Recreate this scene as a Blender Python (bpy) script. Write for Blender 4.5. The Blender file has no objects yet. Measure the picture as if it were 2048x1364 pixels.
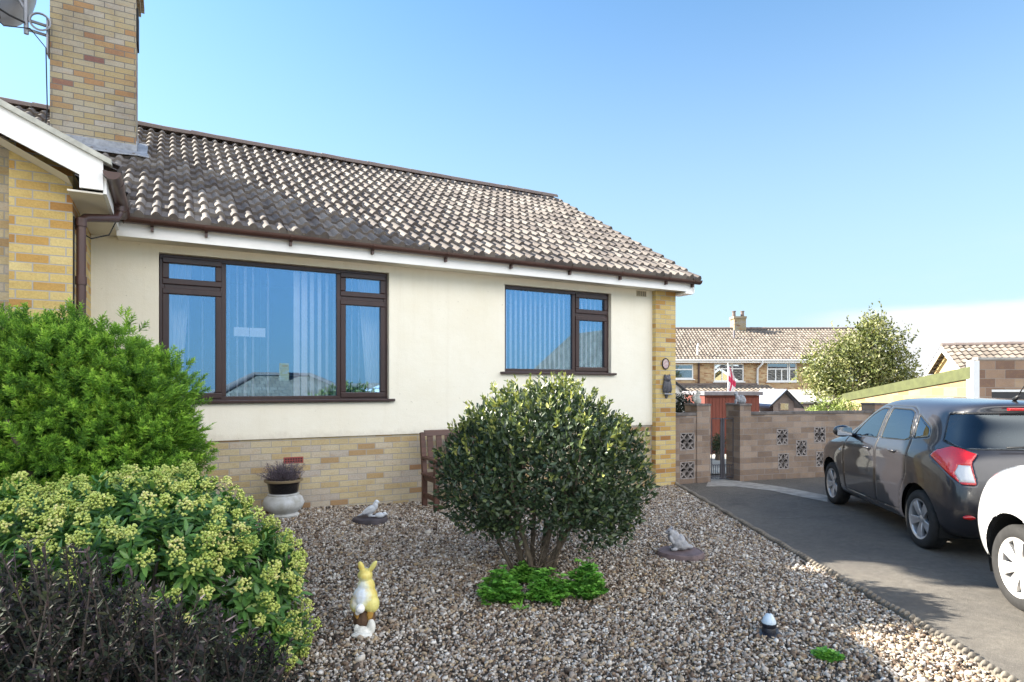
import bpy, bmesh, math, random
import numpy as np
from mathutils import Vector, Matrix, Euler
C = bpy.context.scene.collection
R = math.radians
rng = np.random.default_rng(7)
random.seed(7)
# ------------------------------------------------------------------ camera, sky, sun, exposure
TH = R(28.5); SN, CS = math.sin(TH), math.cos(TH)
cam_d = bpy.data.cameras.new('camera'); cam = bpy.data.objects.new('camera', cam_d); C.objects.link(cam)
cam.location = (0, 0, 1.6); cam.rotation_euler = (R(90), 0, -TH)
cam_d.sensor_width = 36; cam_d.lens = 36 * 1250 / 2048; cam_d.shift_y = 93 / 2048
cam_d.clip_start = .05; cam_d.clip_end = 3000
bpy.context.scene.camera = cam
SUN_TO = Vector((-1.21, 1.1, 1.0)).normalized()
EL = math.asin(SUN_TO.z); AZ = math.atan2(SUN_TO.x, SUN_TO.y)
world = bpy.data.worlds.new('World'); bpy.context.scene.world = world; world.use_nodes = True
wt = world.node_tree; wt.nodes.clear()
def wn(t, **k):
    n = wt.nodes.new(t)
    for a, b in k.items(): setattr(n, a, b)
    return n
sky = wn('ShaderNodeTexSky', sky_type='NISHITA', sun_disc=False, sun_elevation=EL, sun_rotation=AZ, altitude=0, air_density=1.0, dust_density=0.35, ozone_density=2.2)
bg = wn('ShaderNodeBackground'); bg.inputs['Strength'].default_value = .15
out = wn('ShaderNodeOutputWorld')
tc = wn('ShaderNodeTexCoord')
nz = wn('ShaderNodeTexNoise'); nz.inputs['Scale'].default_value = 2.2; nz.inputs['Detail'].default_value = 8; nz.inputs['Roughness'].default_value = .6
mp = wn('ShaderNodeMapping'); mp.inputs['Scale'].default_value = (1, 1, 5)
wt.links.new(tc.outputs['Generated'], mp.inputs['Vector']); wt.links.new(mp.outputs['Vector'], nz.inputs['Vector'])
sep = wn('ShaderNodeSeparateXYZ'); wt.links.new(tc.outputs['Generated'], sep.inputs[0])
dot = wn('ShaderNodeVectorMath', operation='DOT_PRODUCT')
cd = Vector((SN + 1.0 * CS, CS - 1.0 * SN, 0)).normalized()
dot.inputs[1].default_value = cd; wt.links.new(tc.outputs['Generated'], dot.inputs[0])
def mr(src, a, b, c=0., d=1.):
    n = wn('ShaderNodeMapRange', interpolation_type='SMOOTHSTEP')
    n.inputs[1].default_value = a; n.inputs[2].default_value = b; n.inputs[3].default_value = c; n.inputs[4].default_value = d
    wt.links.new(src, n.inputs[0]); return n.outputs[0]
def mth(op, a, b):
    n = wn('ShaderNodeMath', operation=op); n.use_clamp = True
    for i, q in enumerate((a, b)):
        if isinstance(q, (int, float)): n.inputs[i].default_value = q
        else: wt.links.new(q, n.inputs[i])
    return n.outputs[0]
azm = mr(dot.outputs['Value'], .925, .972)
ez = wn('ShaderNodeMath', operation='MULTIPLY_ADD'); wt.links.new(nz.outputs['Fac'], ez.inputs[0]); ez.inputs[1].default_value = -.05; wt.links.new(sep.outputs['Z'], ez.inputs[2])
elev = mr(ez.outputs[0], .090, .072)
cl = mth('MULTIPLY', mth('MULTIPLY', azm, elev), mr(nz.outputs['Fac'], .22, .42))
azm2 = mr(dot.outputs['Value'], .80, .97)
wisp = mth('MULTIPLY', mth('MULTIPLY', azm2, mr(sep.outputs['Z'], .24, .05)), mr(nz.outputs['Fac'], .42, .75, 0, .35))
cl = mth('ADD', cl, wisp)
hz = mth('MULTIPLY', mr(sep.outputs['Z'], .62, .0, 0, 1), .85)
mixh = wn('ShaderNodeMix', data_type='RGBA'); mixh.inputs[7].default_value = (1.05, 1.36, 1.62, 1)
hs = wn('ShaderNodeMix', data_type='RGBA', blend_type='MULTIPLY'); hs.inputs[0].default_value = 1; hs.inputs[7].default_value = (.35, .462, .495, 1)
wt.links.new(sky.outputs[0], hs.inputs[6])
# unseen cloud bank behind the viewer, added as fill light for the shaded front
dr = wn('ShaderNodeVectorMath', operation='DOT_PRODUCT'); dr.inputs[1].default_value = (.25, -.968, 0); wt.links.new(tc.outputs['Generated'], dr.inputs[0])
nz2 = wn('ShaderNodeTexNoise'); nz2.inputs['Scale'].default_value = 2.6; nz2.inputs['Detail'].default_value = 7; wt.links.new(tc.outputs['Generated'], nz2.inputs['Vector'])
cb = mth('MULTIPLY', mth('MULTIPLY', mr(dr.outputs['Value'], .05, .35), mth('MULTIPLY', mr(sep.outputs['Z'], .25, .34), mr(sep.outputs['Z'], .82, .60))), mr(nz2.outputs['Fac'], .28, .48))
wt.links.new(hz, mixh.inputs[0]); wt.links.new(hs.outputs[2], mixh.inputs[6])
mix = wn('ShaderNodeMix', data_type='RGBA'); mix.inputs[7].default_value = (1.66, 1.70, 1.75, 1)
wt.links.new(cl, mix.inputs[0]); wt.links.new(mixh.outputs[2], mix.inputs[6])
mixb = wn('ShaderNodeMix', data_type='RGBA'); mixb.inputs[7].default_value = (6.4, 6.3, 6.2, 1)
wt.links.new(cb, mixb.inputs[0]); wt.links.new(mix.outputs[2], mixb.inputs[6]); wt.links.new(mixb.outputs[2], bg.inputs['Color']); wt.links.new(bg.outputs[0], out.inputs['Surface'])
sun_d = bpy.data.lights.new('sun', 'SUN'); sun_d.energy = 5.0; sun_d.angle = R(.5); sun_d.color = (1, .93, .80)
sun = bpy.data.objects.new('sun', sun_d); C.objects.link(sun); sun.location = (-20, 17, 15)
sun.rotation_euler = (-SUN_TO).to_track_quat('-Z', 'Y').to_euler()
vs = bpy.context.scene.view_settings
vs.view_transform = 'Standard'; vs.look = 'None'; vs.gamma = 1; vs.exposure = 2.06
cy = bpy.context.scene.cycles
cy.max_bounces = 6; cy.diffuse_bounces = 3; cy.glossy_bounces = 3; cy.transparent_max_bounces = 12; cy.caustics_reflective = False; cy.caustics_refractive = False
cy.sample_clamp_indirect = 6
# ------------------------------------------------------------------ helpers
def cf(r, f, z=0.): return Vector((r * CS + f * SN, -r * SN + f * CS, z))        # right / away / up, seen from the street, to world
def at(px, py, f): return cf((px - 1024) / 1250 * f, f, 1.6 + (775 - py) / 1250 * f)
def gz(x, y):                                                                  # height of the gravel bed
    a = np.clip((5.3 - np.asarray(x, float)) / 4.2, 0, 1); b = np.clip((np.asarray(y, float) - 3.6) / 3.4, 0, 1)
    return .015 + .15 * a * b
def ground(px, py):
    z = 0.
    for _ in range(8):
        f = (1.6 - z) * 1250 / (py - 775); p = cf((px - 1024) / 1250 * f, f); z = float(gz(p.x, p.y))
    return Vector((p.x, p.y, z))
def tag(o, label=None, cat=None, group=None, kind=None):
    if label: o['label'] = label
    if cat: o['category'] = cat
    if group: o['group'] = group
    if kind: o['kind'] = kind
    return o
def thing(name, label, cat, loc=(0, 0, 0), rz=0, group=None):
    o = bpy.data.objects.new(name, None); C.objects.link(o); o.location = loc; o.rotation_euler = (0, 0, rz)
    o.empty_display_size = .1
    return tag(o, label, cat, group)
class MB:
    def __init__(s): s.v = []; s.f = []
    def add(s, v, f):
        n = len(s.v); s.v += [tuple(p) for p in v]; s.f += [tuple(i + n for i in q) for q in f]; return s
    def box(s, x0, x1, y0, y1, z0, z1, M=None):
        v = [Vector((x, y, z)) for z in (z0, z1) for y in (y0, y1) for x in (x0, x1)]
        if M is not None: v = [M @ p for p in v]
        return s.add(v, [(0, 2, 3, 1), (4, 5, 7, 6), (0, 1, 5, 4), (2, 6, 7, 3), (0, 4, 6, 2), (1, 3, 7, 5)])
    def poly(s, *p): return s.add(p, [tuple(range(len(p)))])
    def tube(s, pts, r, n=8, cap=True):
        pts = [Vector(p) for p in pts]; rs = r if isinstance(r, (list, tuple)) else [r] * len(pts)
        v = []; f = []; prev = None
        for i, p in enumerate(pts):
            t = (pts[min(i + 1, len(pts) - 1)] - pts[max(i - 1, 0)]).normalized()
            if prev is None: a = t.orthogonal().normalized()
            else:
                a = prev - t * prev.dot(t)
                a = a.normalized() if a.length > 1e-6 else t.orthogonal().normalized()
            b = t.cross(a); prev = a
            for k in range(n):
                w = 2 * math.pi * k / n; v.append(p + (a * math.cos(w) + b * math.sin(w)) * rs[i])
        for i in range(len(pts) - 1):
            for k in range(n): f.append((i * n + k, i * n + (k + 1) % n, (i + 1) * n + (k + 1) % n, (i + 1) * n + k))
        if cap: f.append(tuple(range(n))[::-1]); f.append(tuple((len(pts) - 1) * n + k for k in range(n)))
        return s.add(v, f)
    def lathe(s, prof, n=24, c=(0, 0, 0), M=None, cap=True):
        v = []; f = []
        for r, z in prof:
            for k in range(n):
                w = 2 * math.pi * k / n; p = Vector((r * math.cos(w), r * math.sin(w), z))
                v.append((M @ p if M is not None else p) + Vector(c))
        for i in range(len(prof) - 1):
            for k in range(n): f.append((i * n + k, i * n + (k + 1) % n, (i + 1) * n + (k + 1) % n, (i + 1) * n + k))
        if cap: f.append(tuple(range(n))[::-1]); f.append(tuple((len(prof) - 1) * n + k for k in range(n)))
        return s.add(v, f)
    def prism(s, pts, d):                                       # polygon (3D) extruded by vector d
        n = len(pts); d = Vector(d); v = [Vector(p) for p in pts]; v += [p + d for p in v]
        return s.add(v, [tuple(range(n))[::-1], tuple(range(n, 2 * n))] + [(i, (i + 1) % n, n + (i + 1) % n, n + i) for i in range(n)])
    def ball(s, c, r, n=14, m=9, M=None):
        r = (r, r, r) if not isinstance(r, (tuple, list)) else r; v = []; f = []
        for i in range(m + 1):
            t = math.pi * i / m
            for k in range(n):
                w = 2 * math.pi * k / n; p = Vector((r[0] * math.sin(t) * math.cos(w), r[1] * math.sin(t) * math.sin(w), r[2] * math.cos(t)))
                v.append((M @ p if M is not None else p) + Vector(c))
        for i in range(m):
            for k in range(n): f.append((i * n + k, (i + 1) * n + k, (i + 1) * n + (k + 1) % n, i * n + (k + 1) % n))
        return s.add(v, f)
    def build(s, name, m, parent=None, smooth=None, bevel=0, uv=True, loc=None, fix=True):
        me = bpy.data.meshes.new(name); me.from_pydata([tuple(p) for p in s.v], [], s.f)
        if fix:
            b = bmesh.new(); b.from_mesh(me); bmesh.ops.recalc_face_normals(b, faces=b.faces); b.to_mesh(me); b.free()
        if uv: boxuv(me)
        return link(name, me, m, parent, smooth, bevel, loc)
def boxuv(me):
    n = len(me.loops); vi = np.empty(n, int); me.loops.foreach_get('vertex_index', vi)
    co = np.empty(len(me.vertices) * 3); me.vertices.foreach_get('co', co); co = co.reshape(-1, 3)[vi]
    nr = np.empty(len(me.polygons) * 3); me.polygons.foreach_get('normal', nr); nr = np.abs(nr.reshape(-1, 3))
    lt = np.empty(len(me.polygons), int); me.polygons.foreach_get('loop_total', lt); nr = np.repeat(nr, lt, 0)
    u = np.where((nr[:, 0] > nr[:, 1]) & (nr[:, 0] > nr[:, 2]), co[:, 1], co[:, 0])
    v = np.where((nr[:, 2] > nr[:, 0]) & (nr[:, 2] > nr[:, 1]), co[:, 1], co[:, 2])
    l = me.uv_layers.new(name='UVMap'); l.data.foreach_set('uv', np.stack([u, v], 1).astype(np.float32).ravel())
def link(name, me, m, parent=None, smooth=None, bevel=0, loc=None):
    if m: me.materials.append(m)
    if smooth is not None:
        me.polygons.foreach_set('use_smooth', np.ones(len(me.polygons), bool))
        if smooth < 180: me.set_sharp_from_angle(angle=R(smooth))
    o = bpy.data.objects.new(name, me); C.objects.link(o)
    if parent: o.parent = parent
    if loc is not None: o.location = loc
    if bevel:
        b = o.modifiers.new('bevel', 'BEVEL'); b.width = bevel; b.segments = 2; b.limit_method = 'ANGLE'; b.angle_limit = R(40)
    return o
def npmesh(name, V, F, m, parent=None, rnd=None, smooth=None, loc=None):
    V = np.asarray(V, np.float32); F = np.asarray(F, np.int32); k = F.shape[1]
    me = bpy.data.meshes.new(name); me.vertices.add(len(V)); me.vertices.foreach_set('co', V.ravel())
    me.loops.add(F.size); me.loops.foreach_set('vertex_index', F.ravel())
    me.polygons.add(len(F)); me.polygons.foreach_set('loop_start', np.arange(0, F.size, k, dtype=np.int32))
    if rnd is not None:
        a = me.attributes.new('rnd', 'FLOAT', 'FACE'); a.data.foreach_set('value', np.asarray(rnd, np.float32))
    me.update(calc_edges=True); me.validate()
    return link(name, me, m, parent, smooth, 0, loc)
def norm(a): return a / np.maximum(np.linalg.norm(a, axis=-1, keepdims=True), 1e-9)
LEAF = (np.array([(0, 0, 0), (.35, .5, .10), (.35, -.5, .10), (.75, .34, .05), (.75, -.34, .05), (1, 0, -.1), (.5, 0, -.12)]),
        np.array([(0, 6, 1), (0, 2, 6), (1, 6, 3), (2, 4, 6), (3, 6, 5), (4, 5, 6)]))
SIMPLE = (np.array([(0, 0, 0), (.45, .5, .08), (1, 0, 0), (.45, -.5, .08)]), np.array([(0, 2, 1), (0, 3, 2)]))
ICO = None
def scatter(tv, tf, P, D, N, sl, sw, sh=None):
    D = norm(D); S = norm(np.cross(N, D)); N = np.cross(D, S); n = len(P)
    sl = np.broadcast_to(sl, n)[:, None, None]; sw = np.broadcast_to(sw, n)[:, None, None]
    sh = sw if sh is None else np.broadcast_to(sh, n)[:, None, None]
    V = P[:, None, :] + D[:, None, :] * tv[None, :, 0:1] * sl + S[:, None, :] * tv[None, :, 1:2] * sw + N[:, None, :] * tv[None, :, 2:3] * sh
    F = tf[None] + (np.arange(n) * len(tv))[:, None, None]
    return V.reshape(-1, 3), F.reshape(-1, tf.shape[1])
def join(parts):
    V = []; F = []; Q = []; o = 0
    for v, f, q in parts: V.append(v); F.append(f + o); Q.append(q); o += len(v)
    return np.concatenate(V), np.concatenate(F), np.concatenate(Q)
def rdir(n): return norm(rng.normal(size=(n, 3)))
# ------------------------------------------------------------------ materials
def nm(name):
    m = bpy.data.materials.new(name); m.use_nodes = True; t = m.node_tree; t.nodes.clear()
    o = t.nodes.new('ShaderNodeOutputMaterial'); p = t.nodes.new('ShaderNodeBsdfPrincipled'); t.links.new(p.outputs[0], o.inputs[0])
    return m, t, p, o
def nd(t, k, **a):
    n = t.nodes.new(k)
    for q, b in a.items(): setattr(n, q, b)
    return n
def ramp(t, src, cols, const=False):
    r = nd(t, 'ShaderNodeValToRGB'); e = r.color_ramp.elements
    if const: r.color_ramp.interpolation = 'CONSTANT'
    for i, (p, c) in enumerate(cols):
        q = e[i] if i < 2 else e.new(p); q.position = p; q.color = (*c, 1)
    t.links.new(src, r.inputs[0]); return r.outputs[0]
def noise(t, scale, detail=5, rough=.6, vec=None, stretch=None):
    n = nd(t, 'ShaderNodeTexNoise'); n.inputs['Scale'].default_value = scale; n.inputs['Detail'].default_value = detail; n.inputs['Roughness'].default_value = rough
    v = vec or nd(t, 'ShaderNodeTexCoord').outputs['Object']
    if stretch:
        mp = nd(t, 'ShaderNodeMapping'); mp.inputs['Scale'].default_value = stretch; t.links.new(v, mp.inputs[0]); v = mp.outputs[0]
    t.links.new(v, n.inputs['Vector']); return n.outputs['Fac']
def mixc(t, fac, a, b, mode='MIX'):
    n = nd(t, 'ShaderNodeMix', data_type='RGBA', blend_type=mode)
    for i, q in ((0, fac), (6, a), (7, b)):
        if hasattr(q, 'is_output'): t.links.new(q, n.inputs[i])
        elif i == 0: n.inputs[0].default_value = q
        else: n.inputs[i].default_value = (*q, 1)
    return n.outputs[2]
def bump(t, p, src, strength=.3, dist=.01):
    b = nd(t, 'ShaderNodeBump'); b.inputs['Strength'].default_value = strength; b.inputs['Distance'].default_value = dist
    t.links.new(src, b.inputs['Height']); t.links.new(b.outputs[0], p.inputs['Normal'])
def pbr(name, col, rough=.6, metal=0., var=.2, scale=6, bmp=0., bscale=60, coat=0., spec=.5, col2=None, stretch=None):
    m, t, p, o = nm(name)
    c2 = col2 or tuple(max(0, c * (1 - var)) for c in col); c1 = col if col2 else tuple(min(1, c * (1 + var * .5)) for c in col)
    if var or col2:
        f = noise(t, scale, stretch=stretch); c = ramp(t, f, [(.32, c2), (.68, c1)]); t.links.new(c, p.inputs['Base Color'])
    else: p.inputs['Base Color'].default_value = (*col, 1)
    p.inputs['Roughness'].default_value = rough; p.inputs['Metallic'].default_value = metal
    p.inputs['Coat Weight'].default_value = coat; p.inputs['Coat Roughness'].default_value = .04; p.inputs['Specular IOR Level'].default_value = spec
    if bmp: bump(t, p, noise(t, bscale, 6), bmp, .004)
    return m
def brick(name, cols, mortar=(.33, .31, .28), w=.225, h=.075, ms=.011, dirt=.25, bmp=.5, off=(0, 0)):
    m, t, p, o = nm(name); uv = nd(t, 'ShaderNodeUVMap'); uv.uv_map = 'UVMap'
    mp = nd(t, 'ShaderNodeMapping'); mp.inputs['Location'].default_value = (*off, 0); t.links.new(uv.outputs[0], mp.inputs[0])
    # slightly irregular courses
    b = nd(t, 'ShaderNodeTexBrick'); t.links.new(mp.outputs[0], b.inputs['Vector'])
    for k, v in (('Scale', 1), ('Mortar Size', ms * .5), ('Mortar Smooth', .25), ('Bias', 0), ('Brick Width', w), ('Row Height', h)): b.inputs[k].default_value = v
    b.inputs['Color1'].default_value = (0, 0, 0, 1); b.inputs['Color2'].default_value = (1, 1, 1, 1); b.inputs['Mortar'].default_value = (.5, .5, .5, 1)
    c = ramp(t, b.outputs['Color'], cols)
    big = noise(t, 9, 6, .65, mp.outputs[0], (1, 2.2, 1)); fine = noise(t, 60, 5, .7, mp.outputs[0])
    c = mixc(t, ramp(t, big, [(.5, (0, 0, 0)), (.72, (1, 1, 1))]), c, mixc(t, .38, c, (.42, .25, .09)))
    c = mixc(t, ramp(t, fine, [(.35, (.55, .55, .55)), (.65, (0, 0, 0))]), c, mixc(t, 1., c, (.62, .60, .58), 'MULTIPLY'))
    c = mixc(t, b.outputs['Fac'], c, mortar)
    st = noise(t, 1.3, 6, .7, mp.outputs[0])
    c = mixc(t, ramp(t, st, [(.45, (0, 0, 0)), (.8, (dirt * 2, dirt * 2, dirt * 2))]), c, mixc(t, 1., c, (.5, .47, .45), 'MULTIPLY'))
    t.links.new(c, p.inputs['Base Color']); p.inputs['Roughness'].default_value = .88
    h_ = nd(t, 'ShaderNodeMath', operation='MULTIPLY_ADD'); t.links.new(b.outputs['Fac'], h_.inputs[0]); h_.inputs[1].default_value = -1.
    f2 = nd(t, 'ShaderNodeMath', operation='MULTIPLY'); t.links.new(fine, f2.inputs[0]); f2.inputs[1].default_value = .35; t.links.new(f2.outputs[0], h_.inputs[2])
    bump(t, p, h_.outputs[0], bmp, .008)
    return m
def attr(t, name='rnd'):
    a = nd(t, 'ShaderNodeAttribute'); a.attribute_name = name; return a.outputs['Fac']
def leafmat(name, cols, rough=.45, trans=.3, spec=.5):
    m, t, p, o = nm(name); c = ramp(t, attr(t), cols); t.links.new(c, p.inputs['Base Color'])
    p.inputs['Roughness'].default_value = rough; p.inputs['Specular IOR Level'].default_value = spec
    tr = nd(t, 'ShaderNodeBsdfTranslucent'); t.links.new(mixc(t, 1., c, (1., 1., .55), 'MULTIPLY'), tr.inputs[0])
    mx = nd(t, 'ShaderNodeMixShader'); mx.inputs[0].default_value = trans
    t.links.new(p.outputs[0], mx.inputs[1]); t.links.new(tr.outputs[0], mx.inputs[2]); t.links.new(mx.outputs[0], o.inputs[0])
    return m
def glass(name, fac, tint=(.8, .85, .9), gl=(1, 1, 1)):
    m, t, p, o = nm(name); t.nodes.remove(p)
    tr = nd(t, 'ShaderNodeBsdfTransparent'); tr.inputs[0].default_value = (*tint, 1)
    g = nd(t, 'ShaderNodeBsdfGlossy'); g.inputs['Roughness'].default_value = 0.0; g.inputs[0].default_value = (*gl, 1)
    lw = nd(t, 'ShaderNodeLayerWeight'); lw.inputs[0].default_value = .25
    a = nd(t, 'ShaderNodeMath', operation='MULTIPLY_ADD'); a.use_clamp = True; t.links.new(lw.outputs['Fresnel'], a.inputs[0]); a.inputs[1].default_value = .6; a.inputs[2].default_value = fac
    mx = nd(t, 'ShaderNodeMixShader'); t.links.new(a.outputs[0], mx.inputs[0]); t.links.new(tr.outputs[0], mx.inputs[1]); t.links.new(g.outputs[0], mx.inputs[2]); t.links.new(mx.outputs[0], o.inputs[0])
    return m
YB = [(0, (.34, .20, .11)), (.10, (.46, .33, .17)), (.25, (.53, .43, .25)), (.55, (.58, .50, .33)), (.8, (.56, .49, .38)), (1, (.48, .43, .38))]
M_ybrick = brick('yellow_brick', YB, (.36, .34, .31), dirt=.2)
M_ybrick2 = brick('yellow_brick_pier', [(0, (.36, .17, .05)), (.18, (.52, .31, .09)), (.4, (.60, .44, .16)), (1, (.68, .55, .26))], (.38, .36, .33), dirt=.15)
M_cbrick = brick('chimney_brick', [(0, (.20, .10, .09)), (.06, (.34, .20, .10)), (.2, (.36, .29, .16)), (.45, (.37, .325, .22)), (.75, (.36, .325, .25)), (1, (.38, .355, .32))], (.14, .135, .13), dirt=.45)
M_gbrick = brick('grey_block', [(0, (.20, .145, .115)), (.5, (.29, .22, .175)), (1, (.37, .29, .235))], (.25, .22, .20), w=.30, h=.10, ms=.01, dirt=.5, bmp=.4)
M_gbrickd = brick('grey_block_pillar', [(0, (.11, .09, .085)), (.5, (.15, .125, .115)), (1, (.19, .155, .14))], (.13, .115, .105), w=.30, h=.10, ms=.01, dirt=.5, bmp=.4)
M_tbrick = brick('terrace_brick', [(0, (.30, .15, .07)), (.4, (.45, .29, .15)), (1, (.55, .42, .25))], (.42, .36, .28), dirt=.2, bmp=.2)
M_lbrick = brick('lit_garage_brick', [(0, (.28, .17, .085)), (.5, (.35, .255, .135)), (1, (.36, .285, .17))], (.31, .25, .16), w=.44, h=.2, dirt=.15, bmp=.2)
M_fbrick = brick('brown_garage_brick', [(0, (.20, .12, .09)), (.5, (.33, .22, .16)), (1, (.42, .31, .22))], (.30, .27, .24), w=.44, h=.2, dirt=.3, bmp=.3)
M_white = pbr('white_paint', (.88, .88, .88), .35, var=.06, scale=3)
M_verge = pbr('verge_cement', (.50, .50, .45), .85, var=.25, scale=12, bmp=.4)
M_brownp = pbr('brown_gutter_plastic', (.075, .035, .028), .38, var=.25, scale=4)
M_frame = pbr('dark_brown_frame', (.042, .020, .019), .32, var=.2, scale=14, stretch=(1, 1, .2))
M_lead = pbr('lead_flashing', (.28, .30, .34), .55, var=.35, scale=15, bmp=.3)
M_dark = pbr('dark_room', (.02, .022, .026), .9, var=0)
M_glass = glass('window_glass', .28, (.97, .98, 1.), (.36, .66, 1.0))
M_slat = pbr('blind_fabric', (.92, .92, .92), .8, var=.04)
def render_mat():
    m, t, p, o = nm('cream_render')
    f = noise(t, 1.2, 6, .7); c = ramp(t, f, [(.3, (.82, .77, .64)), (.7, (.87, .835, .73))])
    st = noise(t, 2.5, 6, .75, stretch=(3.5, 3, .22)); c = mixc(t, ramp(t, st, [(.52, (0, 0, 0)), (.85, (.25, .25, .25))]), c, (.60, .53, .40))
    sp = noise(t, 26, 2, .5); c = mixc(t, ramp(t, sp, [(.74, (0, 0, 0)), (.78, (.5, .5, .5))]), c, (.42, .38, .30))
    # soil splash along the foot of the render, ragged top edge
    tcn = nd(t, 'ShaderNodeTexCoord'); s = nd(t, 'ShaderNodeSeparateXYZ'); t.links.new(tcn.outputs['Object'], s.inputs[0])
    a = nd(t, 'ShaderNodeMath', operation='MULTIPLY_ADD'); t.links.new(noise(t, 7, 7, .75), a.inputs[0]); a.inputs[1].default_value = -.30; t.links.new(s.outputs['Z'], a.inputs[2])
    c = mixc(t, ramp(t, a.outputs[0], [(.84, (.42, .42, .42)), (.93, (0, 0, 0))]), c, (.55, .49, .40))
    t.links.new(c, p.inputs['Base Color']); p.inputs['Roughness'].default_value = .9
    ad = nd(t, 'ShaderNodeMath', operation='MULTIPLY_ADD'); t.links.new(noise(t, 3.2, 5, .6, stretch=(1, 1, 1.6)), ad.inputs[0]); ad.inputs[1].default_value = 3.; t.links.new(noise(t, 80, 5, .7), ad.inputs[2])
    bump(t, p, ad.outputs[0], .35, .006); return m
M_render = render_mat()
def tile_mat(name, cols, lich=.5):
    m, t, p, o = nm(name); c = ramp(t, attr(t), cols)
    f = noise(t, 5, 7, .7); c = mixc(t, ramp(t, f, [(.42, (0, 0, 0)), (.7, (.6, .6, .6))]), c, (.17, .15, .13))
    f2 = noise(t, 34, 4, .6); c = mixc(t, ramp(t, f2, [(.60, (0, 0, 0)), (.72, (lich, lich, lich))]), c, (.44, .36, .22))
    f3 = noise(t, 11, 5, .6); c = mixc(t, ramp(t, f3, [(.66, (0, 0, 0)), (.74, (lich, lich, lich))]), c, (.10, .085, .065))
    t.links.new(c, p.inputs['Base Color']); p.inputs['Roughness'].default_value = .85
    bump(t, p, noise(t, 130, 4, .7), .35, .004); return m
M_tile = tile_mat('concrete_roof_tile', [(0, (.075, .062, .06)), (.5, (.135, .115, .105)), (1, (.22, .195, .175))])
M_tile2 = tile_mat('far_roof_tile', [(0, (.13, .105, .085)), (.5, (.20, .165, .135)), (1, (.27, .225, .185))], .3)
M_ridge = tile_mat('ridge_tile', [(0, (.16, .12, .11)), (1, (.24, .19, .16))])
# ------------------------------------------------------------------ ground, drive, gravel
def gheight(x, y):
    f = np.asarray(x) * SN + np.asarray(y) * CS
    return np.interp(f, [-60, -14, -5, 2, 11, 15, 19, 37, 70, 400, 2500], [-3.0, -2.6, -.5, 0, 0, -.12, -.42, -1.9, -3, -4, -6])
def axis(lo, hi, core, st):
    a = list(np.arange(core[0], core[1] + .01, st)); s = st
    while a[-1] < hi: s *= 1.35; a.append(a[-1] + s)
    s = st
    while a[0] > lo: s *= 1.35; a.insert(0, a[0] - s)
    return np.array(a)
gx = axis(-1500, 1500, (-14, 26), 1.); gy = axis(-1500, 1500, (-14, 40), 1.)
GX, GY = np.meshgrid(gx, gy); Vg = np.stack([GX, GY, gheight(GX, GY) - .012], -1).reshape(-1, 3)
nx, ny = len(gx), len(gy); ii = np.arange(ny - 1)[:, None] * nx + np.arange(nx - 1)[None]
Fg = np.stack([ii, ii + 1, ii + nx + 1, ii + nx], -1).reshape(-1, 4)
def concrete():
    m, t, p, o = nm('drive_concrete')
    a = noise(t, .9, 7, .7); b = noise(t, 14, 7, .75); d = noise(t, 120, 4, .8)
    c = ramp(t, a, [(.3, (.09, .082, .074)), (.7, (.185, .165, .138))])
    c = mixc(t, ramp(t, b, [(.42, (.7, .7, .7)), (.62, (0, 0, 0))]), c, mixc(t, 1., c, (.60, .58, .57), 'MULTIPLY'))
    c = mixc(t, ramp(t, d, [(.3, (.75, .75, .75)), (.55, (0, 0, 0))]), c, (.07, .065, .06))
    w = nd(t, 'ShaderNodeTexVoronoi', feature='DISTANCE_TO_EDGE'); w.inputs['Scale'].default_value = .32
    tcn = nd(t, 'ShaderNodeTexCoord'); wv = nd(t, 'ShaderNodeVectorMath', operation='ADD'); t.links.new(tcn.outputs['Object'], wv.inputs[0])
    nn = nd(t, 'ShaderNodeTexNoise'); nn.inputs['Scale'].default_value = 2.5; nn.inputs['Detail'].default_value = 5; t.links.new(tcn.outputs['Object'], nn.inputs['Vector'])
    sc = nd(t, 'ShaderNodeVectorMath', operation='SCALE'); sc.inputs['Scale'].default_value = .5; t.links.new(nn.outputs['Color'], sc.inputs[0]); t.links.new(sc.outputs[0], wv.inputs[1]); t.links.new(wv.outputs[0], w.inputs['Vector'])
    c = mixc(t, ramp(t, w.outputs['Distance'], [(.0, (.45, .45, .45)), (.008, (0, 0, 0))]), c, (.04, .04, .036))
    g = noise(t, 260, 3, .6); c = mixc(t, ramp(t, g, [(.56, (0, 0, 0)), (.68, (.7, .7, .7))]), c, (.36, .33, .28))
    oil = noise(t, 1.7, 4, .6); c = mixc(t, ramp(t, oil, [(.62, (0, 0, 0)), (.72, (.55, .55, .55))]), c, (.045, .043, .042))
    t.links.new(c, p.inputs['Base Color']); p.inputs['Roughness'].default_value = .85
    bump(t, p, d, .9, .008); return m
M_conc = concrete()
tag(npmesh('ground', Vg, Fg, pbr('ground_tarmac', (.26, .25, .22), .9, var=.4, scale=.6, bmp=.3), smooth=180), kind='structure')
KL = [(7.30, 7.84), (6.85, 7.0), (5.95, 5.32), (4.99, 3.53), (4.344, 2.31), (3.80, 1.45), (3.35, .75), (2.85, .05), (2.2, -.8)]  # kerb line
def drive_sheet():
    pts = KL[::-1]; far = [(8.1, 8.0), (11.6, 6.9), (19, 4.0)]
    v = [(x, y, .004) for x, y in pts] + [(x, y, .004) for x, y in far] + [(18, -6, .004), (4, -6, .004)]
    MB().poly(*v).build('driveway', M_conc, fix=False)
drive_sheet(); tag(bpy.data.objects['driveway'], kind='structure')
M_strip = pbr('pale_concrete', (.33, .31, .28), .85, var=.35, scale=7, bmp=.4)
def strip(name, pts, m, z=.009):
    v = [tuple(Vector(ground(*q).xy.to_tuple() + (z,))) for q in pts]
    return tag(MB().poly(*v).build(name, m, fix=False), kind='structure')
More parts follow.
